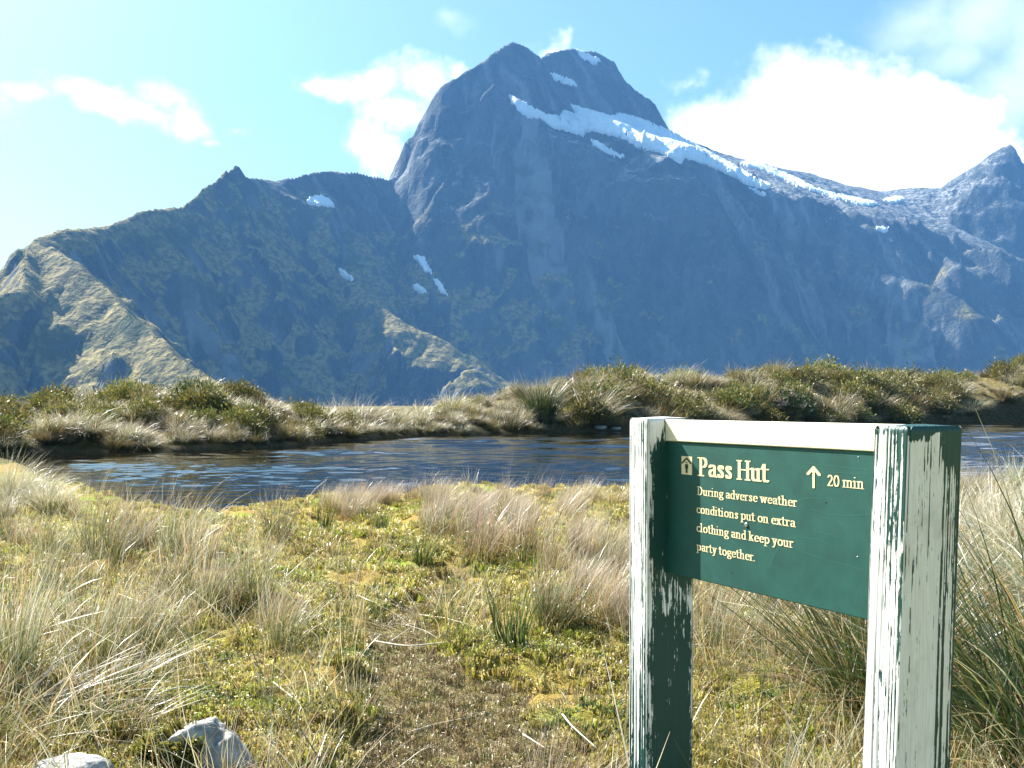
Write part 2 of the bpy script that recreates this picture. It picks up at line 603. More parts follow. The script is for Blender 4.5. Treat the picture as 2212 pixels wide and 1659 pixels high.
snow('glacier', c5([(785, 390), (860, 430), (950, 480), (1040, 498), (1052, 466), (1130, 492), (1088, 426), (1130, 452), (1200, 470), (1260, 490), (1300, 500), (1325, 480), (1400, 490),
     (1480, 520), (1560, 550), (1620, 585), (1700, 625), (1800, 680), (1860, 712), (1950, 762), (2050, 820), (2120, 850), (2090, 866), (2000, 845), (1930, 805),
     (1850, 765), (1780, 740), (1680, 705), (1650, 740), (1600, 700), (1530, 672), (1480, 660), (1430, 650), (1380, 612), (1300, 592), (1220, 570), (1180, 575),
     (1160, 598), (1080, 572), (1000, 550), (940, 505), (880, 500), (840, 475), (820, 455), (790, 412)]), 2600, 3350, 9,
     'long white and pale blue glacier sloping down the right flank of the big peak', 'glacier')
GP = 'small snow patches on the dark mountain face'
snow('snow_patch', c5([(985, 268), (1060, 295), (1110, 315), (1135, 340), (1080, 332), (1010, 306)]), 2600, 3300, 7,
     'thin slanting snow streak just below the notch of the summit', 'snow patch', GP)
snow('snow_patch', c5([(1120, 152), (1180, 178), (1245, 208), (1224, 234), (1180, 212), (1145, 192)]), 2800, 3400, 7,
     'snow patch on the right-hand summit block near the skyline', 'snow patch', GP)
snow('snow_patch', c5([(1196, 610), (1270, 648), (1330, 678), (1380, 697), (1320, 700), (1250, 668), (1212, 640)]), 2500, 3200, 7,
     'narrow snow strip below the middle of the glacier', 'snow patch', GP)
snow('snow_patch', c6([(440, 195), (560, 240), (640, 222), (700, 245), (780, 285), (870, 322), (960, 368), (1050, 398), (1150, 418), (1250, 438), (1300, 450), (1240, 460), (1160, 446), (1060, 422), (960, 385),
     (860, 355), (780, 318), (700, 280), (600, 252)]), 2700, 3600, 7,
     'long thin snow band under the low saddle left of the right-hand peak', 'snow patch', GP)
snow('snow_patch', c6([(1310, 432), (1400, 412), (1440, 430), (1390, 442), (1330, 448)]), 2600, 3600, 7,
     'small snow patch in the saddle beside the right-hand peak', 'snow patch', GP)
snow('snow_patch', c6([(1280, 572), (1345, 576), (1335, 600), (1292, 596)]), 2500, 3600, 7,
     'lone snow spot in the grey rock bowl on the right', 'snow patch', GP)
snow('snow_patch', c6([(590, 362), (640, 372), (710, 405), (690, 412), (640, 392)]), 2500, 3400, 7,
     'small snow sliver just under the lower tip of the glacier', 'snow patch', GP)
snow('snow_patch', c4([(1340, 343), (1390, 338), (1440, 358), (1470, 375), (1440, 388), (1390, 377), (1345, 380), (1322, 365)]), 2000, 2900, 7,
     'bright snow patch under the low ridge left of the big peak', 'snow patch', GP)
snow('snow_patch', c4([(1780, 594), (1832, 600), (1855, 640), (1862, 672), (1835, 664), (1812, 625)]), 1700, 2800, 7,
     'upper snow patch in the gully above the sunlit ledges', 'snow patch', GP)
snow('snow_patch', c4([(1866, 690), (1897, 705), (1920, 738), (1934, 765), (1908, 758), (1886, 725)]), 1700, 2800, 7,
     'lower right snow streak in the gully above the sunlit ledges', 'snow patch', GP)
snow('snow_patch', c4([(1786, 720), (1815, 726), (1842, 750), (1820, 760), (1792, 742)]), 1700, 2800, 7,
     'lower left snow patch in the gully above the sunlit ledges', 'snow patch', GP)
snow('snow_patch', c4([(1460, 650), (1490, 664), (1530, 702), (1500, 700), (1472, 680)]), 1700, 2800, 7,
     'small snow patch highest on the left side of the sunlit ledges', 'snow patch', GP)

# ------------------------------------------------------------------ the pass: ground and tarn
Q = EYE / 1.5
POND = np.array([(-16.2, 30.6), (-12.6, 26), (-8.8, 19.8), (-5.8, 15.4), (-4.8, 14.0), (-4.0, 13.5), (-3.2, 13.9), (-2.6, 15.6), (-1, 16.9), (3, 17.3), (8, 18), (14, 20), (22, 25),
                 (40, 45), (62, 80), (64, 104), (46, 93), (39.6, 89), (30, 80), (20, 70), (12, 63), (6.4, 58), (0, 53), (-4.6, 49.5),
                 (-7.6, 41.5), (-8.5, 35), (-11, 33), (-14, 32.4)]) * Q


def pond_sd(X, Y):
    X = np.asarray(X, float)
    Y = np.asarray(Y, float)
    wx = X + 0.35 * perlin(X / 2.1, Y / 2.1) * sstep(3, 14, Y)
    wy = Y + 0.35 * perlin(X / 2.1 + 31, Y / 2.1)
    d = np.full(X.shape, 1e9)
    n = len(POND)
    for i in range(n):
        p, q = POND[i], POND[(i + 1) % n]
        e = q - p
        t = np.clip(((wx - p[0]) * e[0] + (wy - p[1]) * e[1]) / (e @ e), 0, 1)
        d = np.minimum(d, np.hypot(wx - p[0] - t * e[0], wy - p[1] - t * e[1]))
    return np.where(in_poly(wx, wy, [tuple(p) for p in POND]), -d, d)


SHX = [-1500, -600, 0, 110, 250, 540, 700, 900, 1350, 1700, 2080, 2212, 2600, 3600]
SHY = [28, 29, 31, 32.5, 33.5, 34.5, 41.5, 49.5, 58, 70, 88, 91, 100, 110]
CRX = [-1500, -600, 0, 110, 250, 350, 430, 560, 660, 720, 830, 900, 1000, 1100, 1200, 1300, 1450, 1540, 1700, 1850, 1950, 2050, 2150, 2212, 2600, 3600]
CRV = [880, 880, 905, 886, 880, 858, 864, 886, 920, 930, 934, 915, 888, 870, 848, 840, 840, 824, 818, 830, 840, 836, 814, 797, 775, 760]
CRW = [12, 12, 10, 9, 9, 9, 9, 8, 8, 8, 8, 9, 10, 11, 12, 13, 13, 14, 15, 15, 15, 15, 16, 16, 18, 20]


def ground_z(X, Y):
    X = np.asarray(X, float)
    Y = np.asarray(Y, float)
    Ys = np.maximum(Y, 6.0)
    px = 1106 + K * X / Ys
    shore = np.interp(px, SHX, SHY) * Q
    wid = np.interp(px, CRX, CRW) * Q
    crestY = shore + wid
    zc = EYE + (HOR - np.interp(px, CRX, CRV)) / K * crestY
    t = (Y - shore) / wid
    bank = zc * np.sin(np.clip(t, 0, 1) * math.pi / 2) ** 0.8
    over = np.maximum(Y - crestY, 0)
    bank = bank - 0.02 * over - 0.0028 * over ** 2 * (over < 60) - (over >= 60) * (10.08 + (over - 60) * 0.42)
    near = 0.10 + 0.075 * fbm(X / 1.1, Y / 1.1, 3, 0.55) + 0.05 * fbm(X / 3.3 + 9, Y / 3.3, 2)
    # left foreground swells a little, the worn path is slightly sunk
    near = near + 0.10 * sstep(-0.6, -2.2, X - (Y - 4) * -0.10) * sstep(11, 6, Y) * sstep(2, 4, Y)
    near = near + 0.22 * sstep(2.6, 5.5, X) * sstep(15, 8, Y)
    near = near - 0.07 * path_mask(X, Y)
    fine = 0.022 * fbm(X / 0.16, Y / 0.16, 3, 0.6) * (1 - 0.6 * path_mask(X, Y)) * sstep(16, 9, Y)
    hum = (0.28 * fbm(X / 2.6, Y / 2.6, 3, 0.5) + 0.15 * np.abs(fbm(X / 1.3, Y / 1.3, 2))) * sstep(0, 0.5, t) * sstep(140, 60, over)
    z = np.where(Y > shore, np.maximum(bank, near * (t < 0.25)) + hum, near + fine)
    blend = sstep(-0.05, 0.08, t)
    z = (near + fine) * (1 - blend) + z * blend
    D = pond_sd(X, Y)
    far = sstep(-0.12, 0.05, t)
    z = z + far * 0.17 * sstep(0.0, 0.9, D) * sstep(6, 1.0, D)
    z = -0.55 + (z + 0.55) * sstep(-0.55, 0.22, D)
    # the pass falls away behind and beside the camera
    z = z - 0.0016 * np.maximum(-Y - 8, 0) ** 2 * (Y > -120) - (Y <= -120) * (20 + 0.3 * (-Y - 120))
    z = z - 0.15 * np.maximum(np.abs(X) - 160, 0)
    return np.maximum(z, -420)


def path_mask(X, Y):
    """worn track leading from the camera towards the tarn"""
    cx = np.interp(Y, [0, 3.0, 3.6, 4.2, 5.0, 6.0, 7.5, 9.0, 11, 14], [0.6, 0.10, -0.10, -0.28, -0.52, -0.62, -0.45, -0.35, -0.9, -2.0])
    hw = np.interp(Y, [0, 3.0, 3.6, 4.2, 5.0, 6.0, 7.5, 9.0, 12], [0.85, 0.66, 0.52, 0.38, 0.26, 0.20, 0.18, 0.18, 0.15])
    e = np.abs(X - cx) / hw + 0.35 * fbm(X / 0.35, Y / 0.35, 3)
    return sstep(1.2, 0.55, e) * sstep(10, 5.5, Y) * (Y > 0.2)


def nonuni(segs):
    out = [segs[0][0]]
    for a, b, d0, d1 in segs:
        x = a
        while x < b - 1e-6:
            f = (x - a) / (b - a)
            x += d0 + (d1 - d0) * f
            out.append(min(x, b))
    return np.array(sorted(set(np.round(out, 4))))


def make_ground():
    xp = nonuni([(0, 4, 0.028, 0.05), (4, 20, 0.08, 0.35), (20, 75, 0.4, 1.0), (75, 400, 2, 40), (400, 3000, 80, 500)])
    xs = np.concatenate([-xp[::-1], xp[1:]])
    ys = nonuni([(-900, -20, 200, 10), (-20, 2.5, 3, 0.12), (2.5, 8, 0.03, 0.06), (8, 20, 0.07, 0.22), (20, 60, 0.22, 0.42), (60, 120, 0.45, 1.0), (120, 300, 2, 20), (300, 1500, 40, 200)])
    X, Y = np.meshgrid(xs, ys)
    Z = ground_z(X, Y)
    pm = path_mask(X, Y)
    t = sstep(20, 25, Y)
    cols = np.stack([pm, t, np.where(Y > 20, sstep(1.1, 0.3, pond_sd(X, Y)), sstep(0.5, 0.0, pond_sd(X, Y)))], -1).reshape(-1, 3)
    m, t = mat('mossy_ground')
    va = t.n('ShaderNodeVertexColor', layer_name='Col')
    sp = t.n('ShaderNodeSeparateColor')
    t.l(va.outputs[0], sp.inputs[0])
    geo = t.n('ShaderNodeNewGeometry')
    pos = geo.outputs['Position']
    n0 = t.noise(pos, 0.9, 4, 0.55)
    n1 = t.noise(pos, 5.0, 5, 0.6)
    n2 = t.noise(pos, 45.0, 4, 0.65)
    n3 = t.noise(pos, 160.0, 3, 0.6)
    moss = t.mix(t.step(n1, 0.35, 0.65), (0.27, 0.24, 0.035), (0.47, 0.40, 0.085))
    moss = t.mix(t.step(n0, 0.42, 0.60), moss, (0.44, 0.29, 0.075))
    n4 = t.noise(pos, 1.6, 3, 0.5)
    moss = t.mix(t.step(n4, 0.54, 0.66), moss, (0.30, 0.36, 0.045))
    moss = t.mix(t.math('MULTIPLY', t.step(n2, 0.50, 0.66), 0.35), moss, (0.07, 0.075, 0.018))
    pth = t.mix(t.step(n2, 0.35, 0.65), (0.16, 0.125, 0.055), (0.30, 0.245, 0.12))
    pth = t.mix(t.step(n1, 0.5, 0.68), pth, (0.27, 0.25, 0.06))
    c = t.mix(sp.outputs[0], moss, pth)
    bankc = t.mix(t.step(n1, 0.4, 0.6), (0.10, 0.085, 0.028), (0.22, 0.17, 0.07))
    c = t.mix(sp.outputs[1], c, bankc)
    c = t.mix(t.math('MULTIPLY', sp.outputs[2], 0.65), c, (0.035, 0.026, 0.016))
    hb = t.math('ADD', t.math('MULTIPLY', n2, 1.0), t.math('MULTIPLY', n3, 0.5))
    finish(t, principled(t, c, 0.95, 0.15, t.bump(hb, 1.0, 0.03)).outputs[0])
    g = link('ground', mesh_np('ground', np.stack([X, Y, Z], -1).reshape(-1, 3), grid_faces(*X.shape), cols, True, [m]))
    tag(g, kind='structure')


make_ground()


def make_water():
    m, t = mat('tarn_water')
    geo = t.n('ShaderNodeNewGeometry')
    pos = geo.outputs['Position']
    a = t.noise(t.mapping(pos, (0.9, 2.2, 1), (0, 0, 0), (0, 0, 0.25)), 2.2, 3, 0.6)
    b = t.noise(t.mapping(pos, (2.2, 6.0, 1), (3, 1, 0), (0, 0, -0.2)), 3.0, 2, 0.5)
    patch = t.step(t.noise(t.mapping(pos, (0.05, 0.12, 1)), 1.0, 2, 0.5), 0.30, 0.62)
    shore = t.n('ShaderNodeSeparateXYZ')
    t.l(pos, shore.inputs[0])
    calm = t.step(shore.outputs[1], 13.0, 17.5)
    hgt = t.math('ADD', a, t.math('MULTIPLY', b, 0.4))
    amp = t.math('MULTIPLY_ADD', t.math('MULTIPLY', patch, calm), 0.8, 0.2)
    nm = t.bump(t.math('MULTIPLY', hgt, amp), 1.0, 0.006)
    p = principled(t, (0.0045, 0.0040, 0.0028), 0.035, 0.5, nm)
    p.inputs['IOR'].default_value = 1.333
    finish(t, p.outputs[0])
    xp = nonuni([(0, 13, 0.11, 0.15), (13, 66, 0.16, 0.7)])
    xs = np.concatenate([-xp[xp <= 15.5][::-1], xp[1:]])
    ys = nonuni([(10.5, 30, 0.075, 0.13), (30, 95, 0.13, 0.55)])
    X, Y = np.meshgrid(xs, ys)
    wx = X + 0.3 * perlin(X / 1.7, Y / 1.7)
    a_ = perlin(wx / 0.62, Y / 0.36) + 0.5 * perlin(wx / 0.33 + 7, Y / 0.24)
    b_ = perlin(wx / 1.9 + 3, Y / 1.05) + 0.4 * perlin(wx / 1.1, Y / 0.8 + 5)
    sh = sstep(12.5, 17.5, Y + 0.25 * X)
    gust = (0.5 + 0.5 * sstep(-0.35, 0.25, perlin(X / 9 + 2, Y / 4.5))) * (0.15 + 0.85 * sh) * sstep(0.0, 1.5, -pond_sd(X, Y))
    Zw = gust * (0.030 * a_ * sstep(34, 20, Y) + 0.075 * b_ * sstep(18, 36, Y))
    o = link('water', mesh_np('water', np.stack([X, Y, Zw], -1).reshape(-1, 3), grid_faces(*X.shape), None, True, [m]))
    tag(o, kind='structure')


make_water()


def hit(x, y, y0=2.0, y1=130.0):
    """the place on the ground that the photograph shows at x, y"""
    Ys = np.concatenate([np.arange(y0, 20, 0.02), np.arange(20, y1, 0.1)])
    zr = EYE + (HOR - y) / K * Ys
    zg = ground_z((x - 1106) / K * Ys, Ys)
    i = np.nonzero(zg >= zr)[0]
    i = i[0] if len(i) else len(Ys) - 1
    return (x - 1106) / K * Ys[i], Ys[i], zg[i]


# ------------------------------------------------------------------ the sign
dP = np.array([-0.474, 0.881, 0.0])       # along the panel, away from the camera
dP /= np.linalg.norm(dP)
nP = np.array([dP[1] * -1, dP[0], 0.0])   # panel normal, towards the left
e1 = -dP
UPV = np.array([0, 0, 1.0])
P0 = np.array([0.424, 2.80, 0.0])
TOP = EYE - 0.04                          # height of the top rail


def sp3(s, n, z):
    return P0 + e1 * s + nP * n + UPV * z


def panel_uv(x, y):
    """photo x, y -> s, z on the panel face"""
    tx = (x - 1106) / K
    # n . (tx*Y, Y) = n . P0
    Yd = (nP[0] * P0[0] + nP[1] * P0[1]) / (nP[0] * tx + nP[1])
    X = tx * Yd
    s = (X - P0[0]) * e1[0] + (Yd - P0[1]) * e1[1]
    return s, EYE + (HOR - y) / K * Yd


def zp(cx, cy):
    """coordinates measured in the enlarged sign crop -> photo"""
    return (1660 + cx / 3.318) / 1.17179, (1080 + cy / 3.318) / 1.17179


sign_loc = np.array([sp3(0.4, 0, 0)[0], sp3(0.4, 0, 0)[1], 0.0])
sign_loc[2] = float(ground_z(sign_loc[0], sign_loc[1]))
SIGN = empty('information_sign', tuple(sign_loc))
tag(SIGN, 'dark green hut sign board between two flaking white and green wooden posts', 'sign')


def post_material():
    m, t = mat('weathered_post_paint')
    va = t.n('ShaderNodeVertexColor', layer_name='Col')
    sp = t.n('ShaderNodeSeparateColor')
    t.l(va.outputs[0], sp.inputs[0])
    tcn = t.n('ShaderNodeTexCoord')
    ob = tcn.outputs['Object']
    st = t.mapping(ob, (190, 190, 7))
    st2 = t.mapping(ob, (75, 75, 20))
    a = t.noise(st, 1.0, 5, 0.6)
    b = t.noise(st2, 1.0, 5, 0.68)
    f = t.math('ADD', t.math('MULTIPLY', a, 0.45), t.math('MULTIPLY', b, 0.55))
    # Col.r: how much green paint is left; Col.g: grooves keep the green
    thr = t.math('ADD', sp.outputs[0], t.math('MULTIPLY', sp.outputs[1], 0.15))
    d = t.math('SUBTRACT', thr, f)
    mask = t.step(d, -0.008, 0.012)
    grain = t.noise(t.mapping(ob, (320, 320, 9)), 1.0, 3, 0.6)
    blot = t.noise(ob, 9.0, 4, 0.6)
    green = t.mix(blot, (0.006, 0.038, 0.032), (0.012, 0.075, 0.060))
    white = t.mix(t.step(grain, 0.3, 0.7), (0.72, 0.70, 0.64), (0.88, 0.87, 0.83))
    white = t.mix(t.step(blot, 0.5, 0.75), white, (0.56, 0.53, 0.46))
    c = t.mix(mask, white, green)
    hb = t.math('ADD', t.math('MULTIPLY', mask, 0.5), t.math('MULTIPLY', grain, 0.5))
    ro = t.math('MULTIPLY_ADD', mask, -0.25, 0.75)
    finish(t, principled(t, c, ro, 0.4, t.bump(hb, 0.6, 0.0015)).outputs[0])
    return m


POSTM = post_material()


def make_post(s0, s1, n0, n1, z0, z1, lean, which, label):
    """box post with grooved faces; paint remains stored per vertex"""
    V, F, Cc = [], [], []
    rows = np.concatenate([np.linspace(z0, z1 - 0.02, 110), np.linspace(z1 - 0.014, z1, 4)])
    rs = np.random.RandomState(11 + which)
    c = 0.006

    def face(pa, pb, nrm, kind, seed):
        w_ = np.linalg.norm(np.subtract(pb, pa))
        nc = int(w_ / 0.0017)
        u = np.linspace(0, 1, nc)
        U, Z = np.meshgrid(u, rows)
        uu = U * w_ * 1000
        g = perlin(uu / 5.2 + 0.5 * perlin(uu * 0 + seed, Z * 3), Z * 0.8 + seed) + 0.6 * perlin(uu / 2.4 + 3, Z * 2.0 + seed * 1.7)
        groove = np.clip(g, -1, 1)
        amp = 0.0014 if kind in ('lit_l', 'lit_r') else 0.00045
        edge = np.minimum(U, 1 - U) * w_
        disp = amp * groove - 0.0035 * np.exp(-(edge / 0.0035) ** 2) + 0.0012 * perlin(Z * 4 + seed, U * 2)
        topd = np.maximum(Z - (z1 - c), 0)
        disp = disp - topd * 0.9
        base = np.array(pa)[None, None, :] + U[..., None] * (np.array(pb) - np.array(pa))[None, None, :]
        S = base[..., 0] + nrm[0] * disp
        N = base[..., 1] + nrm[1] * disp
        pts = P0[None, None, :] + e1[None, None, :] * S[..., None] + nP[None, None, :] * N[..., None] + UPV[None, None, :] * Z[..., None]
        pts[..., 0] += lean * (Z - z1)
        zt = (z1 - Z)
        big = fbm(U * 2.5 + seed, Z * 4, 3)
        if kind == 'lit_l':       # left post, sunlit face
            p = 0.385 + 0.12 * sstep(0.45, 0.8, U) * sstep(1.0, 0.2, zt) + 0.20 * sstep(0.55, 0.95, zt) + 0.05 * big
        elif kind == 'dark_l':    # left post, face towards the panel
            p = 0.645 - 0.20 * np.exp(-(U / 0.10) ** 2) - 0.20 * np.exp(-((1 - U) / 0.10) ** 2) * sstep(0.40, 0.5, zt) + 0.05 * big - 0.10 * np.exp(-((zt - 0.5) / 0.08) ** 2)
            p = p - 0.28 * np.exp(-((U - 0.2) / 0.2) ** 2) * sstep(0.10, 0.02, zt)
        elif kind == 'lit_r':     # right post, sunlit face
            p = 0.385 + 0.11 * sstep(0.25, 0.5, U) * sstep(0.35, 0.1, zt) + 0.06 * sstep(0.3, 0.6, U) + 0.16 * sstep(0.70, 0.85, zt) * sstep(0.9, 0.3, U) + 0.05 * big
            p = np.where(zt < 0.016 + 0.012 * big, 0.60, p)
        elif kind == 'dark_r':    # right post, shaded face
            p = 0.325 + 0.18 * sstep(0.58, 0.72, U) + 0.09 * sstep(0.84, 0.97, U) + 0.25 * sstep(0.12, 0.05, zt) * sstep(0.50, 0.62, U) + 0.04 * big
            p = p + 0.20 * np.exp(-((zt - 0.745) / 0.05) ** 2) * sstep(0.7, 0.9, U) + 0.09 * sstep(0.6, 0.05, zt) * np.exp(-((U - 0.35) / 0.2) ** 2)
            p = np.where(zt < 0.020 + 0.014 * big, 0.75, p)
        else:
            p = 0.45 + 0.05 * big
        k0 = len(V)
        V.extend(pts.reshape(-1, 3))
        Cc.extend(np.stack([p, -np.sign(groove) * np.abs(groove) ** 0.5 * (0.25 if kind == 'dark_l' else 1.0), 0 * p], -1).reshape(-1, 3))
        F.extend((grid_faces(len(rows), nc) + k0).tolist())
    kl, kd = (('lit_l', 'dark_l'), ('lit_r', 'dark_r'))[which]
    face((s0, n1), (s1, n1), (0, 1), kl, 1.3 + which * 7)
    face((s1, n1), (s1, n0), (1, 0), kd, 4.1 + which * 7)
    face((s1, n0), (s0, n0), (0, -1), 'back', 6.7)
    face((s0, n0), (s0, n1), (-1, 0), 'back', 8.2)
    # slightly domed top
    k0 = len(V)
    q = 0.0052
    for i in range(9):
        for j in range(9):
            s = s0 + q + (s1 - s0 - 2 * q) * i / 8
            n = n0 + q + (n1 - n0 - 2 * q) * j / 8
            z = z1 - 0.0005 + 0.004 * math.sin(math.pi * i / 8) * math.sin(math.pi * j / 8)
            V.append(sp3(s, n, z))
            Cc.append((0.62 if which else 0.42, 0, 0))
    F.extend((grid_faces(9, 9)[:, ::-1] + k0).tolist())
    V = np.array(V) - sign_loc
    o = link('post', mesh_np('post', V, F, np.array(Cc), True, [POSTM]), SIGN)
    o['label'] = label


PW, PD, PF = 0.090, 0.156, 0.063
make_post(-PW, 0.0, PF - PD, PF, -0.25, TOP + 0.004, 0.003, 0, 'left post with mostly dark green paint on its shaded face')
make_post(0.777, 0.777 + PW, PF - PD, PF, -0.25, TOP - 0.002, 0.036, 1, 'right post with mostly bare white face')


def box_sn(name, s0, s1, n0, n1, z0, z1, m, parent=SIGN, bev=0.002):
    V = []
    for z, ins in ((z0, bev), (z0 + bev, 0), (z1 - bev, 0), (z1, bev)):
        for s, n in ((s0, n0), (s1, n0), (s1, n1), (s0, n1)):
            ss = s + (ins if s == s0 else -ins)
            nn = n + (ins if n == n0 else -ins)
            V.append(sp3(ss, nn, z) - sign_loc)
    F = [(3, 2, 1, 0), (12, 13, 14, 15)]
    for r in range(3):
        for i in range(4):
            a, b = r * 4 + i, r * 4 + (i + 1) % 4
            F.append((a, b, b + 4, a + 4))
    return link(name, mesh_np(name, V, F, None, False, [m]), parent)


def simple_paint(name, col, rough, var=0.15, bump=0.0004, scale=14):
    m, t = mat(name)
    tcn = t.n('ShaderNodeTexCoord')
    n1 = t.noise(tcn.outputs['Object'], scale, 5, 0.6)
    n2 = t.noise(tcn.outputs['Object'], 260, 3, 0.6)
    lo = tuple(c * (1 - var) for c in col)
    hi = tuple(min(1, c * (1 + var)) for c in col)
    c = t.mix(t.step(n1, 0.3, 0.7), lo, hi)
    ro = t.math('MULTIPLY_ADD', n1, 0.2, rough - 0.1)
    finish(t, principled(t, c, ro, 0.4, t.bump(n2, 0.3, bump)).outputs[0])
    return m


GREEN = simple_paint('panel_green_paint', (0.008, 0.074, 0.058), 0.62)
CREAM = simple_paint('cream_paint', (0.84, 0.77, 0.55), 0.5, 0.06)
LETTER = simple_paint('cream_lettering', (0.80, 0.68, 0.40), 0.5, 0.08)
DARK = simple_paint('dark_pictogram', (0.010, 0.028, 0.022), 0.5)
_, zr0 = panel_uv(1440, 950)
_, zb = panel_uv(1868, 1328)
zb = TOP - 0.418
ZR = TOP - 0.0585
box_sn('panel', -0.002, 0.80, -0.020, 0.0, zb, ZR - 0.0, GREEN)
box_sn('top_rail', -0.002, 0.80, -0.024, 0.005, ZR + 0.0005, TOP, CREAM)

# ---- lettering: every glyph is drawn with a flat broad pen, then joined into one outline
ST, TH = 0.135, 0.062


def arc(cx, cy, rx, ry, a0, a1, n=12):
    return [(cx + rx * math.cos(math.radians(a0 + (a1 - a0) * i / n)), cy + ry * math.sin(math.radians(a0 + (a1 - a0) * i / n))) for i in range(n + 1)]


XH = 0.66


def glyph(ch):
    """pen paths in units of the capital height, advance width"""
    s, h, x = ST, TH, XH
    hs = s / 2
    b, t = h / 2, x - h / 2
    A = 1.02 - h / 2
    sf = 0.10

    def foot(cx, y=None, l=sf, r=sf):
        y = b if y is None else y
        return [(cx - l, y), (cx + r, y)]

    def flag(cx, y):
        return [(cx - 0.11, y - 0.05), (cx, y)]
    if ch == ' ':
        return [], 0.24
    if ch == '.':
        return [[(0.07, 0.05), (0.07, 0.09)], [(0.05, 0.07), (0.09, 0.07)]], 0.20
    if ch == 'i':
        return [[(.14, b), (.14, t)], foot(.14), flag(.14, t), [(.14, .90), (.14, .93)]], .32
    if ch == 'l':
        return [[(.14, b), (.14, A)], foot(.14), flag(.14, A)], .31
    if ch in 'nhm':
        g = [[(.14, b), (.14, t if ch != 'h' else A)], foot(.14), flag(.14, t if ch != 'h' else A)]
        g += [[(.14, t - .14)] + arc(.285, t - .13, .145, .13, 150, 0) + [(.43, b)], foot(.43)]
        if ch == 'm':
            g += [[(.43, t - .14)] + arc(.575, t - .13, .145, .13, 150, 0) + [(.72, b)], foot(.72)]
            return g, .88
        return g, .59
    if ch == 'u':
        return [[(.13, t), (.13, b + .14)] + arc(.27, b + .14, .14, .14, 180, 330), [(.42, t), (.42, b)], flag(.13, t), flag(.42, t), [(.42, b), (.53, b + .01)]], .57
    if ch == 'r':
        return [[(.14, b), (.14, t)], foot(.14, None, sf, .13), flag(.14, t), [(.14, t - .16)] + arc(.29, t - .10, .13, .10, 150, 60), [(.36, t - .07), (.36, t - .03)]], .43
    if ch == 'c':
        return [arc(.29, x / 2, .19, x / 2 - b, 55, 318, 18), [(.39, t - .10), (.38, t - .05)]], .48
    if ch == 'e':
        return [arc(.29, x / 2, .19, x / 2 - b, 8, 318, 20), [(.12, x / 2 + .035), (.46, x / 2 + .035)]], .52
    if ch == 'o':
        return [arc(.30, x / 2, .20, x / 2 - b, 0, 360, 24)], .58
    if ch == 'a':
        return [arc(.26, t - .15, .15, .15, 165, 0) + [(.41, b + .06), (.50, b)], [(.41, .40)] + arc(.25, .20, .13, .165, 80, 280, 14) + [(.40, .12)]], .53
    if ch == 'd':
        return [[(.44, A), (.44, b)], [(.44, b), (.54, b + .01)], flag(.44, A), arc(.29, x / 2, .19, x / 2 - b, 40, 320, 18)], .57
    if ch == 'p':
        return [[(.14, -.30 + b), (.14, t)], foot(.14, -.30 + b), flag(.14, t), arc(.29, x / 2, .20, x / 2 - b, 140, -140, 18)], .57
    if ch == 'g':
        return [arc(.26, .45, .16, .18, 0, 360, 20), [(.36, .60), (.50, .62)], [(.17, .30), (.13, .22), (.16, .15), (.36, .10)], arc(.28, -.09, .20, .15, 0, 360, 20)], .52
    if ch == 's':
        return [[(.36, t - .14), (.35, t - .04), (.25, t), (.15, t - .06), (.135, t - .15), (.19, t - .23), (.30, .30), (.36, .21), (.35, .10), (.27, b), (.16, b + .02), (.12, b + .13)]], .47
    if ch == 't':
        return [[(.17, .86), (.17, b + .10), (.22, b), (.30, b), (.36, b + .05)], [(.05, t), (.35, t)], [(.07, t), (.17, .84)]], .39
    if ch == 'v':
        return [[(.10, t), (.26, b)], [(.27, b), (.40, t)], foot(.09, t, .08, .10), foot(.41, t, .09, .07)], .50
    if ch == 'w':
        return [[(.10, t), (.24, b)], [(.25, b), (.38, t)], [(.38, t), (.52, b)], [(.53, b), (.66, t)], foot(.09, t, .08, .10), foot(.38, t, .09, .07), foot(.67, t, .09, .07)], .76
    if ch == 'y':
        return [[(.10, t), (.27, b + .02)], [(.41, t), (.27, b), (.20, -.18), (.12, -.25), (.07, -.23)], foot(.09, t, .08, .10), foot(.42, t, .09, .07)], .51
    if ch == 'x':
        return [[(.10, t), (.42, b)], [(.40, t), (.10, b)], foot(.10, t, .08, .10), foot(.41, t, .09, .08), foot(.09, b, .08, .09), foot(.42, b, .10, .08)], .52
    if ch == 'k':
        return [[(.14, b), (.14, A)], foot(.14), flag(.14, A), [(.14, .28), (.42, t)], [(.26, .38), (.46, b)], foot(.41, t, .09, .08), foot(.47, b, .09, .08)], .58
    T = 1 - h / 2
    if ch == 'P':
        return [[(.16, b), (.16, T)], foot(.16, b, .13, .13), [(.03, T), (.30, T)] + arc(.30, .73, .19, T - .73, 90, -90, 14) + [(.16, .73 - (T - .73))]], .60
    if ch == 'H':
        return [[(.15, b), (.15, T)], [(.62, b), (.62, T)], [(.15, .52), (.62, .52)], foot(.15, b, .08, .08), foot(.62, b, .08, .08), foot(.15, T, .08, .08), foot(.62, T, .08, .08)], .78
    if ch == 'D':
        return [[(.16, b), (.16, T)], [(.03, T), (.28, T)] + arc(.28, .5, .30, .5 - b, 90, -90, 18) + [(.03, b)]], .70
    if ch == '2':
        return [arc(.27, .70, .16, .27, 165, -20, 14) + [(.30, .40), (.10, b)], [(.10, b), (.46, b), (.47, .13)], [(.10, b + .03), (.44, b + .03)]], .55
    if ch == '0':
        return [arc(.28, .5, .19, .5 - b, 0, 360, 26)], .56
    raise ValueError(ch)


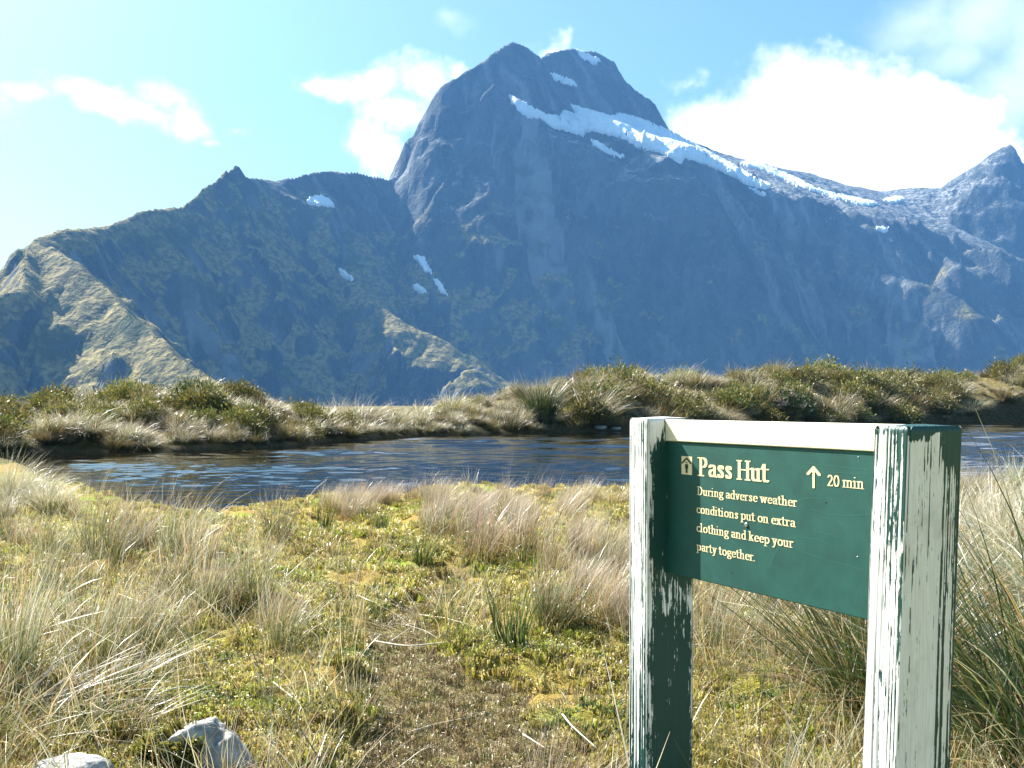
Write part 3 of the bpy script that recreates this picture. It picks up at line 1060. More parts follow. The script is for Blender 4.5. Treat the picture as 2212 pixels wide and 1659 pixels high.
def stroke_faces(paths, w_, h_):
    """sweep a w x h nib along each path, return convex polygons"""
    polys = []
    a, b = w_ / 2, h_ / 2
    for p in paths:
        for (x0, y0), (x1, y1) in zip(p[:-1], p[1:]):
            pts = [(x0 + i * a, y0 + j * b) for i in (-1, 1) for j in (-1, 1)] + [(x1 + i * a, y1 + j * b) for i in (-1, 1) for j in (-1, 1)]
            pts = sorted(set((round(u, 5), round(v, 5)) for u, v in pts))

            def half(ps):
                r = []
                for q in ps:
                    while len(r) >= 2 and (r[-1][0] - r[-2][0]) * (q[1] - r[-2][1]) - (r[-1][1] - r[-2][1]) * (q[0] - r[-2][0]) <= 1e-9:
                        r.pop()
                    r.append(q)
                return r
            lo, up = half(pts), half(pts[::-1])
            polys.append(lo[:-1] + up[:-1])
    return polys


def union(polys):
    vs, fs = [], []
    for p in polys:
        fs.append(list(range(len(vs), len(vs) + len(p))))
        vs += [Vector(q) for q in p]
    r = geometry.delaunay_2d_cdt(vs, [], fs, 0, 1e-5, True)
    return [tuple(v) for v in r[0]], [tuple(f) for f, o_ in zip(r[2], r[5]) if len(o_)]


_gc = {}


def text_line(txt, nib=(ST, TH)):
    V, F = [], []
    x = 0
    for ch in txt:
        g, adv = glyph(ch)
        if g:
            key = (ch, nib)
            if key not in _gc:
                _gc[key] = union(stroke_faces(g, *nib))
            vs, fs = _gc[key]
            k = len(V)
            V += [(u + x, v) for u, v in vs]
            F += [tuple(i + k for i in f) for f in fs]
        x += adv
    V = np.array(V)
    V[:, 0] -= V[:, 0].min()
    return V, F, V[:, 0].max()


def print_on_panel(name, V2, F, s_, z_, m, n=0.0009, label=None):
    V = [sp3(a, n, b) - sign_loc for a, b in zip(s_, z_)]
    F2 = []
    for f in F:      # face outwards
        p = [V[i] for i in f[:3]]
        F2.append(f if np.dot(np.cross(p[1] - p[0], p[2] - p[0]), nP) > 0 else f[::-1])
    o = link(name, mesh_np(name, np.array(V), F2, None, False, [m]), PANEL)
    if label:
        o['label'] = label
    return o


PANEL = [o for o in SIGN.children if o.name.startswith('panel')][0]


def put_text(txt, left, right, capy, label, nib=(0.130, 0.056)):
    """left/right = crop x of first and last ink; base y at left; cap top y at left"""
    (xl, yb), xr, yt = left, right, capy
    s0, z0 = panel_uv(*zp(xl, yb))
    s1, _ = panel_uv(*zp(xr, yb))
    _, z1 = panel_uv(*zp(xl, yt))
    V, F, wd = text_line(txt, nib)
    print_on_panel('lettering', V, F, s0 + V[:, 0] / wd * (s1 - s0), z0 + V[:, 1] * (z1 - z0), LETTER, label=label)


put_text('Pass Hut', (352, 412), 955, 255, 'large cream heading on the panel', (0.165, 0.062))
put_text('20 min', (1443, 497), 1752, 402, 'cream walking time beside the arrow')
put_text('During adverse weather', (347, 572), 1190, 500, 'first line of cream text')
put_text('conditions put on extra', (345, 724), 1178, 651, 'second line of cream text')
put_text('clothing and keep your', (345, 880), 1158, 806, 'third line of cream text')
put_text('party together.', (343, 1036), 835, 963, 'fourth line of cream text')


def put_strokes(name, paths, nib, m, box, n=0.0009, label=None):
    """paths in a 0..1 square mapped on crop rectangle box (x0, ytop, x1, ybottom)"""
    vs, fs = union(stroke_faces(paths, *nib))
    V = np.array(vs)
    s0, z1 = panel_uv(*zp(box[0], box[1]))
    s1, _ = panel_uv(*zp(box[2], box[1]))
    _, z0 = panel_uv(*zp(box[0], box[3]))
    print_on_panel(name, V, fs, s0 + V[:, 0] * (s1 - s0), z0 + V[:, 1] * (z1 - z0), m, n, label)


put_strokes('icon_plate', [[(0, .5), (1, .5)]], (0.02, 1.0), LETTER, (219, 246, 306, 398))
put_strokes('hut_pictogram', [[(.08, .62), (.5, .90)], [(.5, .90), (.92, .62)], [(.47, .66), (.53, .66)], [(.5, .28), (.5, .55)], [(.40, .36), (.40, .54)], [(.60, .36), (.60, .54)], [(.46, .12), (.46, .34)], [(.54, .12), (.54, .34)]],
            (0.10, 0.06), DARK, (219, 246, 306, 398), 0.0018)
put_strokes('direction_arrow', [[(.5, .03), (.5, .97)], [(.5, .95), (.06, .63)], [(.5, .95), (.94, .63)]], (0.17, 0.09), LETTER, (1272, 331, 1384, 508))

# scratches, screws
sm, t_ = mat('scratch_marks')
finish(t_, principled(t_, (0.05, 0.185, 0.145), 0.6, 0.3).outputs[0])
scr = [[(270, 225), (330, 240), (400, 250), (450, 258)], [(640, 340), (690, 240), (750, 205), (850, 225), (950, 265), (1060, 310), (1195, 372)], [(370, 190), (470, 215), (560, 235), (640, 250)],
       [(1200, 610), (1300, 600), (1450, 600), (1540, 615)], [(1230, 300), (1400, 320), (1600, 345), (1790, 362)], [(1400, 380), (1600, 390), (1790, 398)],
       [(1300, 690), (1450, 735), (1600, 748), (1780, 740)], [(1100, 940), (1200, 925), (1350, 945), (1450, 985)], [(1240, 1050), (1450, 1125), (1640, 1170), (1740, 1205)],
       [(430, 745), (480, 800), (520, 840)], [(610, 930), (680, 990)], [(850, 1320), (858, 1270)], [(890, 1300), (896, 1315)], [(612, 1260), (618, 1230)], [(950, 1180), (1020, 1040), (1060, 960)],
       [(1330, 880), (1460, 905), (1600, 960)], [(440, 190), (520, 218)], [(1500, 790), (1640, 860)]]
paths = []
for p in scr:
    q = []
    for (a, b) in p:
        s_, z_ = panel_uv(*zp(a, b))
        q.append((s_, z_))
    paths.append(q)
vs, fs = union(stroke_faces(paths, 0.00055, 0.00055))
V = np.array(vs)
print_on_panel('scratch_marks', V, fs, V[:, 0], V[:, 1], sm, 0.0005)['kind'] = 'stuff'
METAL, t_ = mat('screw_metal')
pb = principled(t_, (0.45, 0.45, 0.46), 0.35, 0.5)
pb.inputs['Metallic'].default_value = 0.9
finish(t_, pb.outputs[0])


def screw(cx, cy, r, m):
    s, z = panel_uv(*zp(cx, cy))
    V, F = [], []
    n = 14
    for k, (rr, h) in enumerate(((1.0, 0.0004), (1.0, 0.32 * r), (0.75, 0.55 * r), (0.2, 0.6 * r))):
        for i in range(n):
            a = 2 * math.pi * i / n
            V.append(sp3(s + rr * r * math.cos(a), h, z + rr * r * math.sin(a)) - sign_loc)
    for k in range(3):
        for i in range(n):
            F.append((k * n + i, k * n + (i + 1) % n, (k + 1) * n + (i + 1) % n, (k + 1) * n + i))
    F.append(tuple(range(3 * n, 4 * n)))
    link('screw', mesh_np('screw', V, F, None, False, [m]), PANEL)


screw(762, 825, 0.006, METAL)
for (a, b) in ((1428, 635), (635, 1220), (1702, 257), (1694, 1094)):
    screw(a, b, 0.0018, DARK if a in (1428, 635) else METAL)

# ------------------------------------------------------------------ plants: blade meshes
def blade_mat(name, transl=0.35, rough=0.36, spec=0.7):
    m, t = mat(name)
    va = t.n('ShaderNodeVertexColor', layer_name='Col')
    oi = t.n('ShaderNodeObjectInfo')
    v = t.math('MULTIPLY_ADD', oi.outputs['Random'], 0.35, 0.82)
    hs = t.n('ShaderNodeHueSaturation')
    t.l(va.outputs[0], hs.inputs['Color'])
    t.l(v, hs.inputs['Value'])
    t.l(t.math('MULTIPLY_ADD', oi.outputs['Random'], 0.03, 0.487), hs.inputs['Hue'])
    p = principled(t, hs.outputs[0], rough, spec)
    tr = t.n('ShaderNodeBsdfTranslucent')
    t.l(hs.outputs[0], tr.inputs['Color'])
    mx = t.n('ShaderNodeMixShader')
    mx.inputs[0].default_value = transl
    t.l(p.outputs[0], mx.inputs[1])
    t.l(tr.outputs[0], mx.inputs[2])
    finish(t, mx.outputs[0])
    return m


BLADE = blade_mat('grass_blades')
LEAF = blade_mat('shrub_leaves', 0.25, 0.5, 0.4)

PAL = dict(bush=(0.27, 0.215, 0.05), green=(0.085, 0.125, 0.030), dkgreen=(0.040, 0.070, 0.022), olive=(0.16, 0.15, 0.040), straw=(0.52, 0.41, 0.20), pale=(0.70, 0.62, 0.44),
           pink=(0.62, 0.40, 0.30), orange=(0.42, 0.20, 0.07), brown=(0.15, 0.095, 0.045), moss=(0.44, 0.39, 0.065), lime=(0.20, 0.28, 0.04), white=(0.76, 0.72, 0.64))


def blades(seed, n, R, L, Lsd, tilt, tiltsd, droop, wind, wid, seg, base, tips, tipw=None, start=0.35, kink=0.0, wdir=0.0, flat=False):
    """n grass blades from a round base; base/tips are palette names; wind bends towards wdir"""
    r = np.random.RandomState(seed)
    rad = R * np.sqrt(r.rand(n))
    ph = r.rand(n) * 2 * math.pi
    bx, by = rad * np.cos(ph), rad * np.sin(ph)
    az_ = ph + r.randn(n) * 0.7
    Ln = np.clip(L * (1 + Lsd * r.randn(n)), 0.25 * L, 1.7 * L)
    th0 = np.abs(tilt * (0.35 + 0.65 * rad / max(R, 1e-6)) + tiltsd * r.randn(n))
    dr = droop * (0.4 + 1.2 * r.rand(n))
    wn = wind * (0.5 + r.rand(n))
    tt = np.linspace(0, 1, seg + 1)
    pos = np.zeros((n, seg + 1, 3))
    pos[:, 0, 0], pos[:, 0, 1] = bx, by
    kk = np.where(r.rand(n) < kink, r.randint(1, seg + 1, n), 99)
    hx, hy = np.cos(az_), np.sin(az_)
    for j in range(seg):
        tm = (tt[j] + tt[j + 1]) / 2
        th = th0 + dr * tm ** 1.4 + np.where(j >= kk, 1.1, 0)
        d = np.stack([hx * np.sin(th), hy * np.sin(th), np.cos(th)], -1)
        d[:, 0] += wn * tm ** 1.2 * math.cos(wdir)
        d[:, 1] += wn * tm ** 1.2 * math.sin(wdir)
        d /= np.linalg.norm(d, axis=1)[:, None]
        pos[:, j + 1] = pos[:, j] + d * (Ln / seg)[:, None]
    lowest = 0.006
    pos[:, 1:, 2] = np.maximum(pos[:, 1:, 2], lowest + 0.02 * r.rand(n, 1))
    pos[:, 0, 2] = -0.05
    sa = az_ + math.pi / 2 + r.randn(n) * 0.8
    side = np.stack([np.cos(sa), np.sin(sa), 0.25 * r.randn(n)], -1)
    wprof = wid * np.clip(1.08 - tt ** 2.2, 0.12, 1) * (0.6 + 0.4 * np.minimum(1, tt * 6))
    w_ = wprof[None, :] * (0.7 + 0.6 * r.rand(n))[:, None]
    Lf = pos - side[:, None, :] * w_[..., None] / 2
    Rt = pos + side[:, None, :] * w_[..., None] / 2
    V = np.stack([Lf, Rt], 2).reshape(-1, 3)
    base_c = np.array([PAL[b] for b in base])[r.randint(0, len(base), n)]
    tip_c = np.array([PAL[b] for b in tips])[r.choice(len(tips), n, p=tipw)]
    f = sstep(start, 0.95, tt[None, :] + 0.12 * r.randn(n, 1))[..., None]
    c = base_c[:, None, :] * (1 - f) + tip_c[:, None, :] * f
    c = c * (0.75 + 0.5 * r.rand(n))[:, None, None]
    C = np.repeat(c, 2, axis=1).reshape(-1, 3)
    k = np.arange(n)[:, None] * (2 * (seg + 1)) + np.arange(seg)[None, :] * 2
    k = k.ravel()
    F = np.stack([k, k + 1, k + 3, k + 2], 1)
    return V, F, C


def join_parts(parts):
    V, F, C, o = [], [], [], 0
    for v, f, c in parts:
        V.append(v)
        F.append(f + o)
        C.append(c)
        o += len(v)
    return np.concatenate(V), np.concatenate(F), np.concatenate(C)


def proto(name, parts, m=BLADE):
    V, F, C = join_parts(parts)
    return mesh_np(name, V, F, C, True, [m])


def leaves_dome(seed, n, rx, ry, h, size, cols, up=0.5):
    """sprigs of small leaves spread through an uneven dome"""
    r = np.random.RandomState(seed)
    ph = r.rand(n) * 2 * math.pi
    u = r.rand(n)
    cz = u
    sr = np.sqrt(1 - cz ** 2)
    lump = 1 + 0.25 * np.sin(ph * 3 + seed) * sr + 0.18 * np.sin(ph * 5 + cz * 7 + 2 * seed) + 0.12 * r.randn(n)
    depth = 1 - 0.35 * r.rand(n) ** 2
    c = np.stack([rx * sr * np.cos(ph), ry * sr * np.sin(ph), h * cz ** 0.85], -1) * (lump * depth)[:, None]
    d = np.stack([sr * np.cos(ph), sr * np.sin(ph), cz + up], -1) + 0.55 * r.randn(n, 3)
    d /= np.linalg.norm(d, axis=1)[:, None]
    s = np.cross(d, r.randn(n, 3))
    s /= np.linalg.norm(s, axis=1)[:, None]
    ln = size * (0.6 + 0.8 * r.rand(n))[:, None]
    wd = ln * 0.20
    V = np.stack([c, c + d * ln * 0.5 - s * wd, c + d * ln, c + d * ln * 0.5 + s * wd], 1).reshape(-1, 3)
    F = np.arange(4 * n).reshape(n, 4)
    cc = np.array([PAL[k] for k in cols])[r.randint(0, len(cols), n)] * (0.7 + 0.6 * r.rand(n, 1))
    C = np.repeat(cc, 4, axis=0)
    return V, F, C


PR = {}
for i in range(4):   # upright rush clump, green below, straw above, bent by the wind
    PR['rush%d' % i] = proto('rush_clump', [blades(100 + i, 170, 0.13, 0.46, 0.30, 0.22, 0.20, 0.25, 0.50, 0.0036, 5, ['green', 'olive', 'green'], ['pink', 'pale', 'orange', 'white'], [.35, .30, .2, .15], 0.30, 0.10),
                                            blades(150 + i, 70, 0.16, 0.26, 0.3, 0.5, 0.3, 0.8, 0.3, 0.0040, 4, ['straw', 'brown'], ['pale', 'straw'], None, 0.1, 0.3)])
for i in range(4):   # dry pinkish clump, fine stems
    PR['dry%d' % i] = proto('dry_grass_clump', [blades(200 + i, 210, 0.18, 0.44, 0.32, 0.20, 0.20, 0.35, 0.62, 0.0032, 5, ['olive', 'orange', 'green'], ['pink', 'pale', 'straw', 'white'], [.4, .25, .05, .3], 0.12, 0.12),
                                                blades(250 + i, 80, 0.18, 0.22, 0.3, 0.6, 0.3, 0.8, 0.2, 0.0036, 4, ['straw', 'olive'], ['pale', 'straw'], None, 0.1, 0.3)])
for i in range(3):   # short coarse green clump
    PR['green%d' % i] = proto('short_rush_clump', [blades(300 + i, 70, 0.07, 0.24, 0.25, 0.25, 0.12, 0.2, 0.25, 0.0062, 4, ['green', 'dkgreen'], ['olive', 'straw', 'green'], None, 0.55)])
for i in range(4):   # silver arching tussock
    PR['silver%d' % i] = proto('silver_tussock', [blades(400 + i, 420, 0.20, 0.75, 0.2, 0.45, 0.18, 1.1, 0.75, 0.0055, 6, ['olive', 'straw', 'green'], ['pale', 'white', 'straw'], [.5, .25, .25], 0.15)])
for i in range(3):   # broken, flattened dead stems
    PR['fallen%d' % i] = proto('fallen_stems', [blades(500 + i, 60, 0.22, 0.42, 0.3, 1.25, 0.2, 0.35, 0.4, 0.0045, 4, ['straw', 'brown'], ['pale', 'white', 'orange'], [.5, .3, .2], 0.1, 0.2)])
# coarse blades for the far bank (seen from 30 m and more)
for i in range(5):
    PR['bankpale%d' % i] = proto('bank_tussock', [blades(600 + i, 300, 0.34, 1.05, 0.22, 0.45, 0.2, 1.25, 0.75, 0.016, 5, ['olive', 'brown', 'green'], ['pale', 'straw', 'white', 'pink'], [.4, .3, .2, .1], 0.22)])
for i in range(3):
    PR['bankolive%d' % i] = proto('bank_tussock', [blades(640 + i, 300, 0.36, 0.95, 0.22, 0.42, 0.2, 0.9, 0.55, 0.016, 5, ['dkgreen', 'olive', 'brown'], ['olive', 'straw', 'orange'], [.45, .35, .2], 0.3)])
PR['fountain'] = proto('fountain_tussock', [blades(660, 650, 0.30, 1.45, 0.15, 0.42, 0.16, 0.75, 0.35, 0.016, 6, ['dkgreen', 'green'], ['olive', 'pale', 'straw'], [.5, .3, .2], 0.55)])
for i in range(4):
    PR['shrub%d' % i] = proto('low_shrub', [leaves_dome(700 + i, 1500, 0.55, 0.5, 0.55, 0.085, ['olive', 'bush', 'bush', 'green']), leaves_dome(720 + i, 300, 0.42, 0.4, 0.48, 0.06, ['brown', 'dkgreen'])], LEAF)
PR['shrubdark'] = proto('dark_shrub', [leaves_dome(750, 1500, 0.5, 0.45, 0.62, 0.10, ['dkgreen', 'dkgreen', 'green'], 0.9)], LEAF)
# coarse tussock beside the right-hand post
PR['bigright'] = proto('coarse_tussock', [blades(800, 620, 0.22, 1.05, 0.18, 0.75, 0.22, 0.55, -0.25, 0.0065, 8, ['dkgreen', 'green', 'dkgreen', 'olive'], ['green', 'orange', 'straw', 'pale', 'dkgreen'], [.25, .2, .2, .15, .2], 0.5),
                                          blades(801, 160, 0.26, 0.8, 0.25, 1.1, 0.3, 0.6, -0.1, 0.005, 7, ['brown', 'straw', 'orange'], ['pale', 'straw', 'orange'], None, 0.2, 0.15)])
for i in range(3):   # moss cushions and short turf for the ground cover
    PR['moss%d' % i] = proto('moss', [blades(900 + i, 46, 0.035, 0.017, 0.35, 0.5, 0.3, 0.6, 0.0, 0.0060, 2, ['moss', 'straw'] if i else ['moss', 'olive'], ['moss', 'straw', 'orange'] if i == 2 else ['moss', 'moss', 'straw'], None, 0.1)])
PR['moss3'] = proto('moss', [blades(910, 46, 0.036, 0.019, 0.35, 0.5, 0.3, 0.6, 0.0, 0.0060, 2, ['lime', 'moss'], ['lime', 'moss'], None, 0.1)])
for i in range(2):
    PR['herb%d' % i] = proto('herb', [leaves_dome(920 + i, 60, 0.055, 0.055, 0.04, 0.022, ['green', 'dkgreen', 'lime'], 0.6)], LEAF)
for i in range(3):
    PR['turf%d' % i] = proto('turf', [blades(930 + i, 34, 0.040, 0.024, 0.4, 0.7, 0.4, 0.8, 0.1, 0.0036, 2, ['brown', 'olive', 'olive'], ['straw', 'brown', 'olive', 'pink'], [.30, .15, .35, .20], 0.1)])
for i in range(3):
    PR['wisp%d' % i] = proto('grass_wisps', [blades(960 + i, 26, 0.14, 0.26, 0.35, 0.35, 0.25, 0.5, 0.6, 0.0034, 4, ['olive', 'straw', 'green'], ['pale', 'straw', 'pink', 'orange'], [.4, .3, .2, .1], 0.2, 0.08)])

RND = random.Random(5)


def plant(kind, x, y, z, scale, rz, label, cat, group=None, name=None, tilt=(0, 0), sz=None):
    o = link(name or PR[kind].name.split('.')[0], PR[kind])
    o.location = (x, y, z)
    o.rotation_euler = (tilt[0] + RND.gauss(0, 0.06), tilt[1] + RND.gauss(0, 0.07), rz)
    k = RND.uniform(0.85, 1.2)
    o.scale = (scale * k, scale * RND.uniform(0.85, 1.2), scale * (sz or 1.0) * RND.uniform(0.85, 1.1))
    tag(o, label, cat, group)
    return o


def pick(stem, n):
    return stem + str(RND.randrange(n))


def put(kind, x, y, hpx, natural, label, cat='grass clump', group=None, rz=None, sz=None):
    """stand a plant where the photo shows its foot; hpx = height in photo pixels, natural = mesh height"""
    X, Y, Z = hit(x, y)
    sc = hpx / K * Y / natural
    return plant(kind, X, Y, Z, sc, RND.uniform(-0.5, 0.5) if rz is None else rz, label, cat, group, None, (0, 0), sz)


# ---- foreground: single clumps that stand out
put('rush0', 215, 1195, 130, .55, 'green and straw rush clump left of the tarn outlet, leftmost of its row')
put('rush1', 300, 1190, 140, .55, 'tall green rush clump standing second in the row on the left')
put('rush2', 385, 1185, 150, .55, 'broad rush clump on the left with its tips against the tarn')
put('rush3', 600, 1165, 120, .55, 'isolated rush clump on yellow moss right of the tarn bay')
put('green0', 700, 1142, 50, .27, 'small dark green rush tuft on yellow moss near the water')
put('green1', 822, 1148, 42, .27, 'tiny dark green rush tuft standing alone on the yellow moss')
put('green2', 915, 1222, 66, .27, 'short stiff green rush tuft in the middle of the moss')
put('rush1', 455, 1320, 150, .55, 'tall leaning rush clump left of the path with green base')
put('rush0', 545, 1300, 160, .55, 'rush clump beside the brown dead tuft left of the path')
put('rush2', 610, 1400, 150, .55, 'orange tinged rush clump leaning over the left edge of the path')
put('dry0', 1050, 1205, 150, .55, 'big dry pinkish grass clump in the middle distance left of the sign')
put('dry1', 965, 1165, 120, .55, 'dry grass clump left behind the big pinkish one')
put('dry2', 1150, 1195, 160, .55, 'dry grass clump right of the big pinkish one')
put('green0', 1105, 1402, 120, .27, 'stiff green rush tuft on the right edge of the path')
put('rush3', 1195, 1360, 150, .55, 'rush clump with pale tips between path and left post')
put('dry3', 1270, 1345, 190, .55, 'tall dry clump just left of the left post')
put('dry0', 1335, 1350, 170, .55, 'dry clump touching the left post at mid height')
o = put('fallen0', 960, 1385, 120, .30, 'pale flattened clump lying to the left beside the path', rz=math.pi)
o.rotation_euler = (0, 0, math.pi)
put('silver0', 30, 1085, 100, .72, 'silvery tussock at the left edge in front of the tarn', 'tussock')
put('silver1', 115, 1110, 78, .72, 'silvery tussock next to the left edge beside the tarn', 'tussock')
put('fallen1', 690, 1250, 40, .25, 'dark brown dead tuft lying on the moss left of centre')

# ---- foreground: the many alike clumps
ORD = 'first second third fourth fifth sixth seventh eighth ninth tenth eleventh twelfth thirteenth fourteenth fifteenth sixteenth seventeenth eighteenth nineteenth twentieth'.split()


def scatter(n, xr, yr, kinds, hr, natural, label, group, cat='grass clump', cond=None, seed=1):
    r = random.Random(seed)
    c = 0
    tries = 0
    made = []
    while c < n and tries < n * 12:
        tries += 1
        x, y = r.uniform(*xr), r.uniform(*yr)
        if cond and not cond(x, y):
            continue
        X, Y, Z = hit(x, y)
        if float(pond_sd(X, Y)) < 0.12 or float(path_mask(X, Y)) > 0.35:
            continue
        kind = r.choice(kinds)
        hgt = r.uniform(*hr)
        made.append((x, plant(kind, X, Y, Z, hgt / natural, r.uniform(-0.6, 0.6), label, cat, group)))
        c += 1
    if len(made) <= 20:      # few enough to be told apart by their order
        for k, (x, o) in enumerate(sorted(made, key=lambda q: q[0])):
            o['label'] = label + ', ' + ORD[k] + ' from the left'


scatter(14, (-60, 600), (1250, 1480), ['rush0', 'rush1', 'rush2', 'rush3', 'dry1'], (0.22, 0.36), .55, 'rush clump in the dense stand left of the path',
        'rush clumps left of the path', cond=lambda x, y: y < 1470 - max(0, x - 300) * 0.25, seed=3)
scatter(6, (-40, 250), (1470, 1590), ['fallen0', 'fallen1', 'fallen2', 'rush2'], (0.20, 0.32), .32, 'flattened grass clump in the lower left corner',
        'flattened clumps in the lower left corner', seed=4)
scatter(8, (-40, 560), (1120, 1230), ['rush0', 'rush1', 'dry2', 'dry3'], (0.28, 0.42), .55, 'rush clump between the yellow moss and the tarn on the left',
        'rush clumps by the tarn on the left', seed=6, cond=lambda x, y: y > 1165 and (x < 440) or x < 120)
scatter(60, (690, 1420), (1072, 1125), ['dry0', 'dry1', 'dry2', 'dry3'], (0.22, 0.36), .55, 'pinkish dry grass clump along the near shore of the tarn',
        'dry grass along the near shore', seed=7)
scatter(26, (880, 1400), (1120, 1200), ['dry0', 'dry1', 'dry3', 'rush3'], (0.20, 0.34), .55, 'dry grass clump on the flat between shore and sign',
        'dry grass between shore and sign', seed=8, cond=lambda x, y: x > 1000 or y < 1150)
scatter(16, (1180, 1400), (1200, 1370), ['dry0', 'dry2', 'rush1', 'rush3'], (0.22, 0.36), .55, 'dry rush clump beside the left post',
        'dry rushes beside the left post', seed=9)
scatter(9, (-20, 170), (1050, 1120), ['silver0', 'silver1', 'silver2', 'silver3', 'dry3'], (0.25, 0.42), .72, 'silvery tussock on the left shore of the tarn',
        'silvery tussocks on the left shore', 'tussock', seed=10)
scatter(12, (1450, 1900), (1180, 1420), ['rush0', 'rush2', 'dry1'], (0.22, 0.40), .55, 'rush clump seen below the sign panel',
        'rushes behind the sign', seed=11)
scatter(16, (2060, 2300), (1090, 1330), ['silver0', 'silver2', 'silver3', 'rush1'], (0.28, 0.48), .55, 'pale tussock right of the right post',
        'pale tussocks right of the sign', 'tussock', seed=12)
scatter(14, (1950, 2350), (1020, 1090), ['dry1', 'dry2', 'silver1', 'rush2'], (0.22, 0.38), .5, 'tall grass clump on the near shore right of the sign',
        'shore grass right of the sign', seed=13)
# the coarse tussocks at the right edge
X, Y, Z = 1.72, 3.05, 0.1
plant('bigright', 1.70, 3.15, float(ground_z(1.70, 3.15)), 0.95, 0.3, 'large coarse dark green tussock fanning out behind the right post', 'tussock')
plant('bigright', 1.35, 3.75, float(ground_z(1.35, 3.75)), 0.70, 2.0, 'coarse tussock with orange blades seen between the two posts', 'tussock')
plant('silver2', 2.55, 4.4, float(ground_z(2.55, 4.4)), 0.95, 0.4, 'tall arching straw tussock at the right edge', 'tussock')
plant('silver3', 2.9, 5.6, float(ground_z(2.9, 5.6)), 1.05, 2.9, 'tall pale tussock at the right edge near the water', 'tussock')
# grass at the foot of the posts
plant('dry2', 0.17, 2.95, float(ground_z(0.17, 2.95)), 0.62, -0.4, 'dry straggling grass left of the foot of the left post', 'grass clump')
plant('fallen2', 0.35, 2.62, float(ground_z(0.35, 2.62)), 1.25, 0.6, 'long dry stems crossing the foot of the left post', 'grass clump')
plant('rush2', 0.72, 2.75, float(ground_z(0.72, 2.75)), 0.75, 0.2, 'green rush clump between the feet of the posts', 'grass clump')
plant('green1', 0.98, 2.62, float(ground_z(0.98, 2.62)), 1.6, 0.2, 'green blades beside the foot of the right post', 'grass clump')

# ---- far bank
put('fountain', 1172, 918, 82, 1.25, 'rounded green fountain tussock on the far shore', 'tussock')
put('bankpale0', 1290, 918, 66, .75, 'feathery pale tussock right of the green fountain tussock', 'tussock')
put('bankpale1', 790, 925, 52, .75, 'upright pale tussock in the gap of the far bank', 'tussock')
put('bankpale2', 725, 915, 34, .75, 'small silvery tuft on the skyline of the far bank gap', 'tussock')
put('shrubdark', 420, 872, 44, .60, 'dark pointed shrub on top of the left knoll', 'shrub')
put('shrub0', 105, 892, 50, .50, 'large rounded olive shrub at the left end of the knoll', 'shrub', sz=0.75)
put('shrub1', 480, 862, 24, .50, 'low brown green shrub right of the dark pointed one', 'shrub')
put('shrub2', 540, 870, 28, .50, 'small shrub on the right shoulder of the left knoll', 'shrub')
put('shrub3', 1300, 865, 46, .50, 'wide dark olive shrub above the fountain tussock', 'shrub', sz=0.7)
put('shrub0', 1395, 862, 52, .50, 'wide dark olive shrub behind the left post top', 'shrub', sz=0.7)


def bank_scatter(n, kinds, label, group, cat, seed, hr, natural, xr=(-120, 2330), tr=(-0.2, 1.15), name=None):
    r = random.Random(seed)
    for i in range(n):
        x = r.uniform(*xr)
        t = r.uniform(*tr)
        Y = (np.interp(x, SHX, SHY) + t * np.interp(x, CRX, CRW)) * Q
        X = (x - 1106) / K * Y
        if float(pond_sd(X, Y)) < 0.15:
            continue
        Z = float(ground_z(X, Y))
        sc = r.uniform(*hr) / natural * (Y / 45) ** 0.35
        plant(r.choice(kinds), X, Y, Z - 0.03, sc, r.uniform(-0.7, 0.7), label, cat, group, name)


LK = (-120, 700)
MK = (700, 1240)
RK = (1240, 2330)
bp = ['bankpale%d' % i for i in range(5)]
bo = ['bankolive%d' % i for i in range(3)]
shb = ['shrub%d' % i for i in range(4)]
bank_scatter(46, bp, 'pale windblown tussock on the left knoll across the tarn', 'pale tussocks on the left knoll', 'tussock', 21, (0.35, 0.65), .75, LK)
bank_scatter(25, bo, 'olive tussock on the left knoll across the tarn', 'olive tussocks on the left knoll', 'tussock', 22, (0.35, 0.6), .75, LK)
bank_scatter(58, shb, 'low olive shrub on the left knoll across the tarn', 'shrubs on the left knoll', 'shrub', 23, (0.40, 0.75), .5, LK, (0.05, 0.9))
bank_scatter(32, bp, 'pale tussock on the low middle stretch of the far bank', 'pale tussocks on the middle far bank', 'tussock', 24, (0.5, 0.85), .75, MK)
bank_scatter(14, bo, 'olive tussock on the low middle stretch of the far bank', 'olive tussocks on the middle far bank', 'tussock', 25, (0.4, 0.75), .75, MK)
bank_scatter(22, shb, 'low shrub on the low middle stretch of the far bank', 'shrubs on the middle far bank', 'shrub', 26, (0.4, 0.7), .5, MK)
bank_scatter(48, bp, 'pale tussock on the high right-hand far bank', 'pale tussocks on the right far bank', 'tussock', 27, (0.6, 1.0), .75, RK)
bank_scatter(90, bo, 'olive tussock on the high right-hand far bank', 'olive tussocks on the right far bank', 'tussock', 28, (0.5, 0.9), .75, RK)
bank_scatter(85, shb, 'low olive shrub on the high right-hand far bank', 'shrubs on the right far bank', 'shrub', 29, (0.55, 1.05), .5, RK)

bank_scatter(140, bo + bp, 'shaggy tussock overhanging the far waterline', 'tussocks along the far waterline', 'tussock', 30, (0.35, 0.6), .75, (-60, 2330), (-0.15, 0.12))

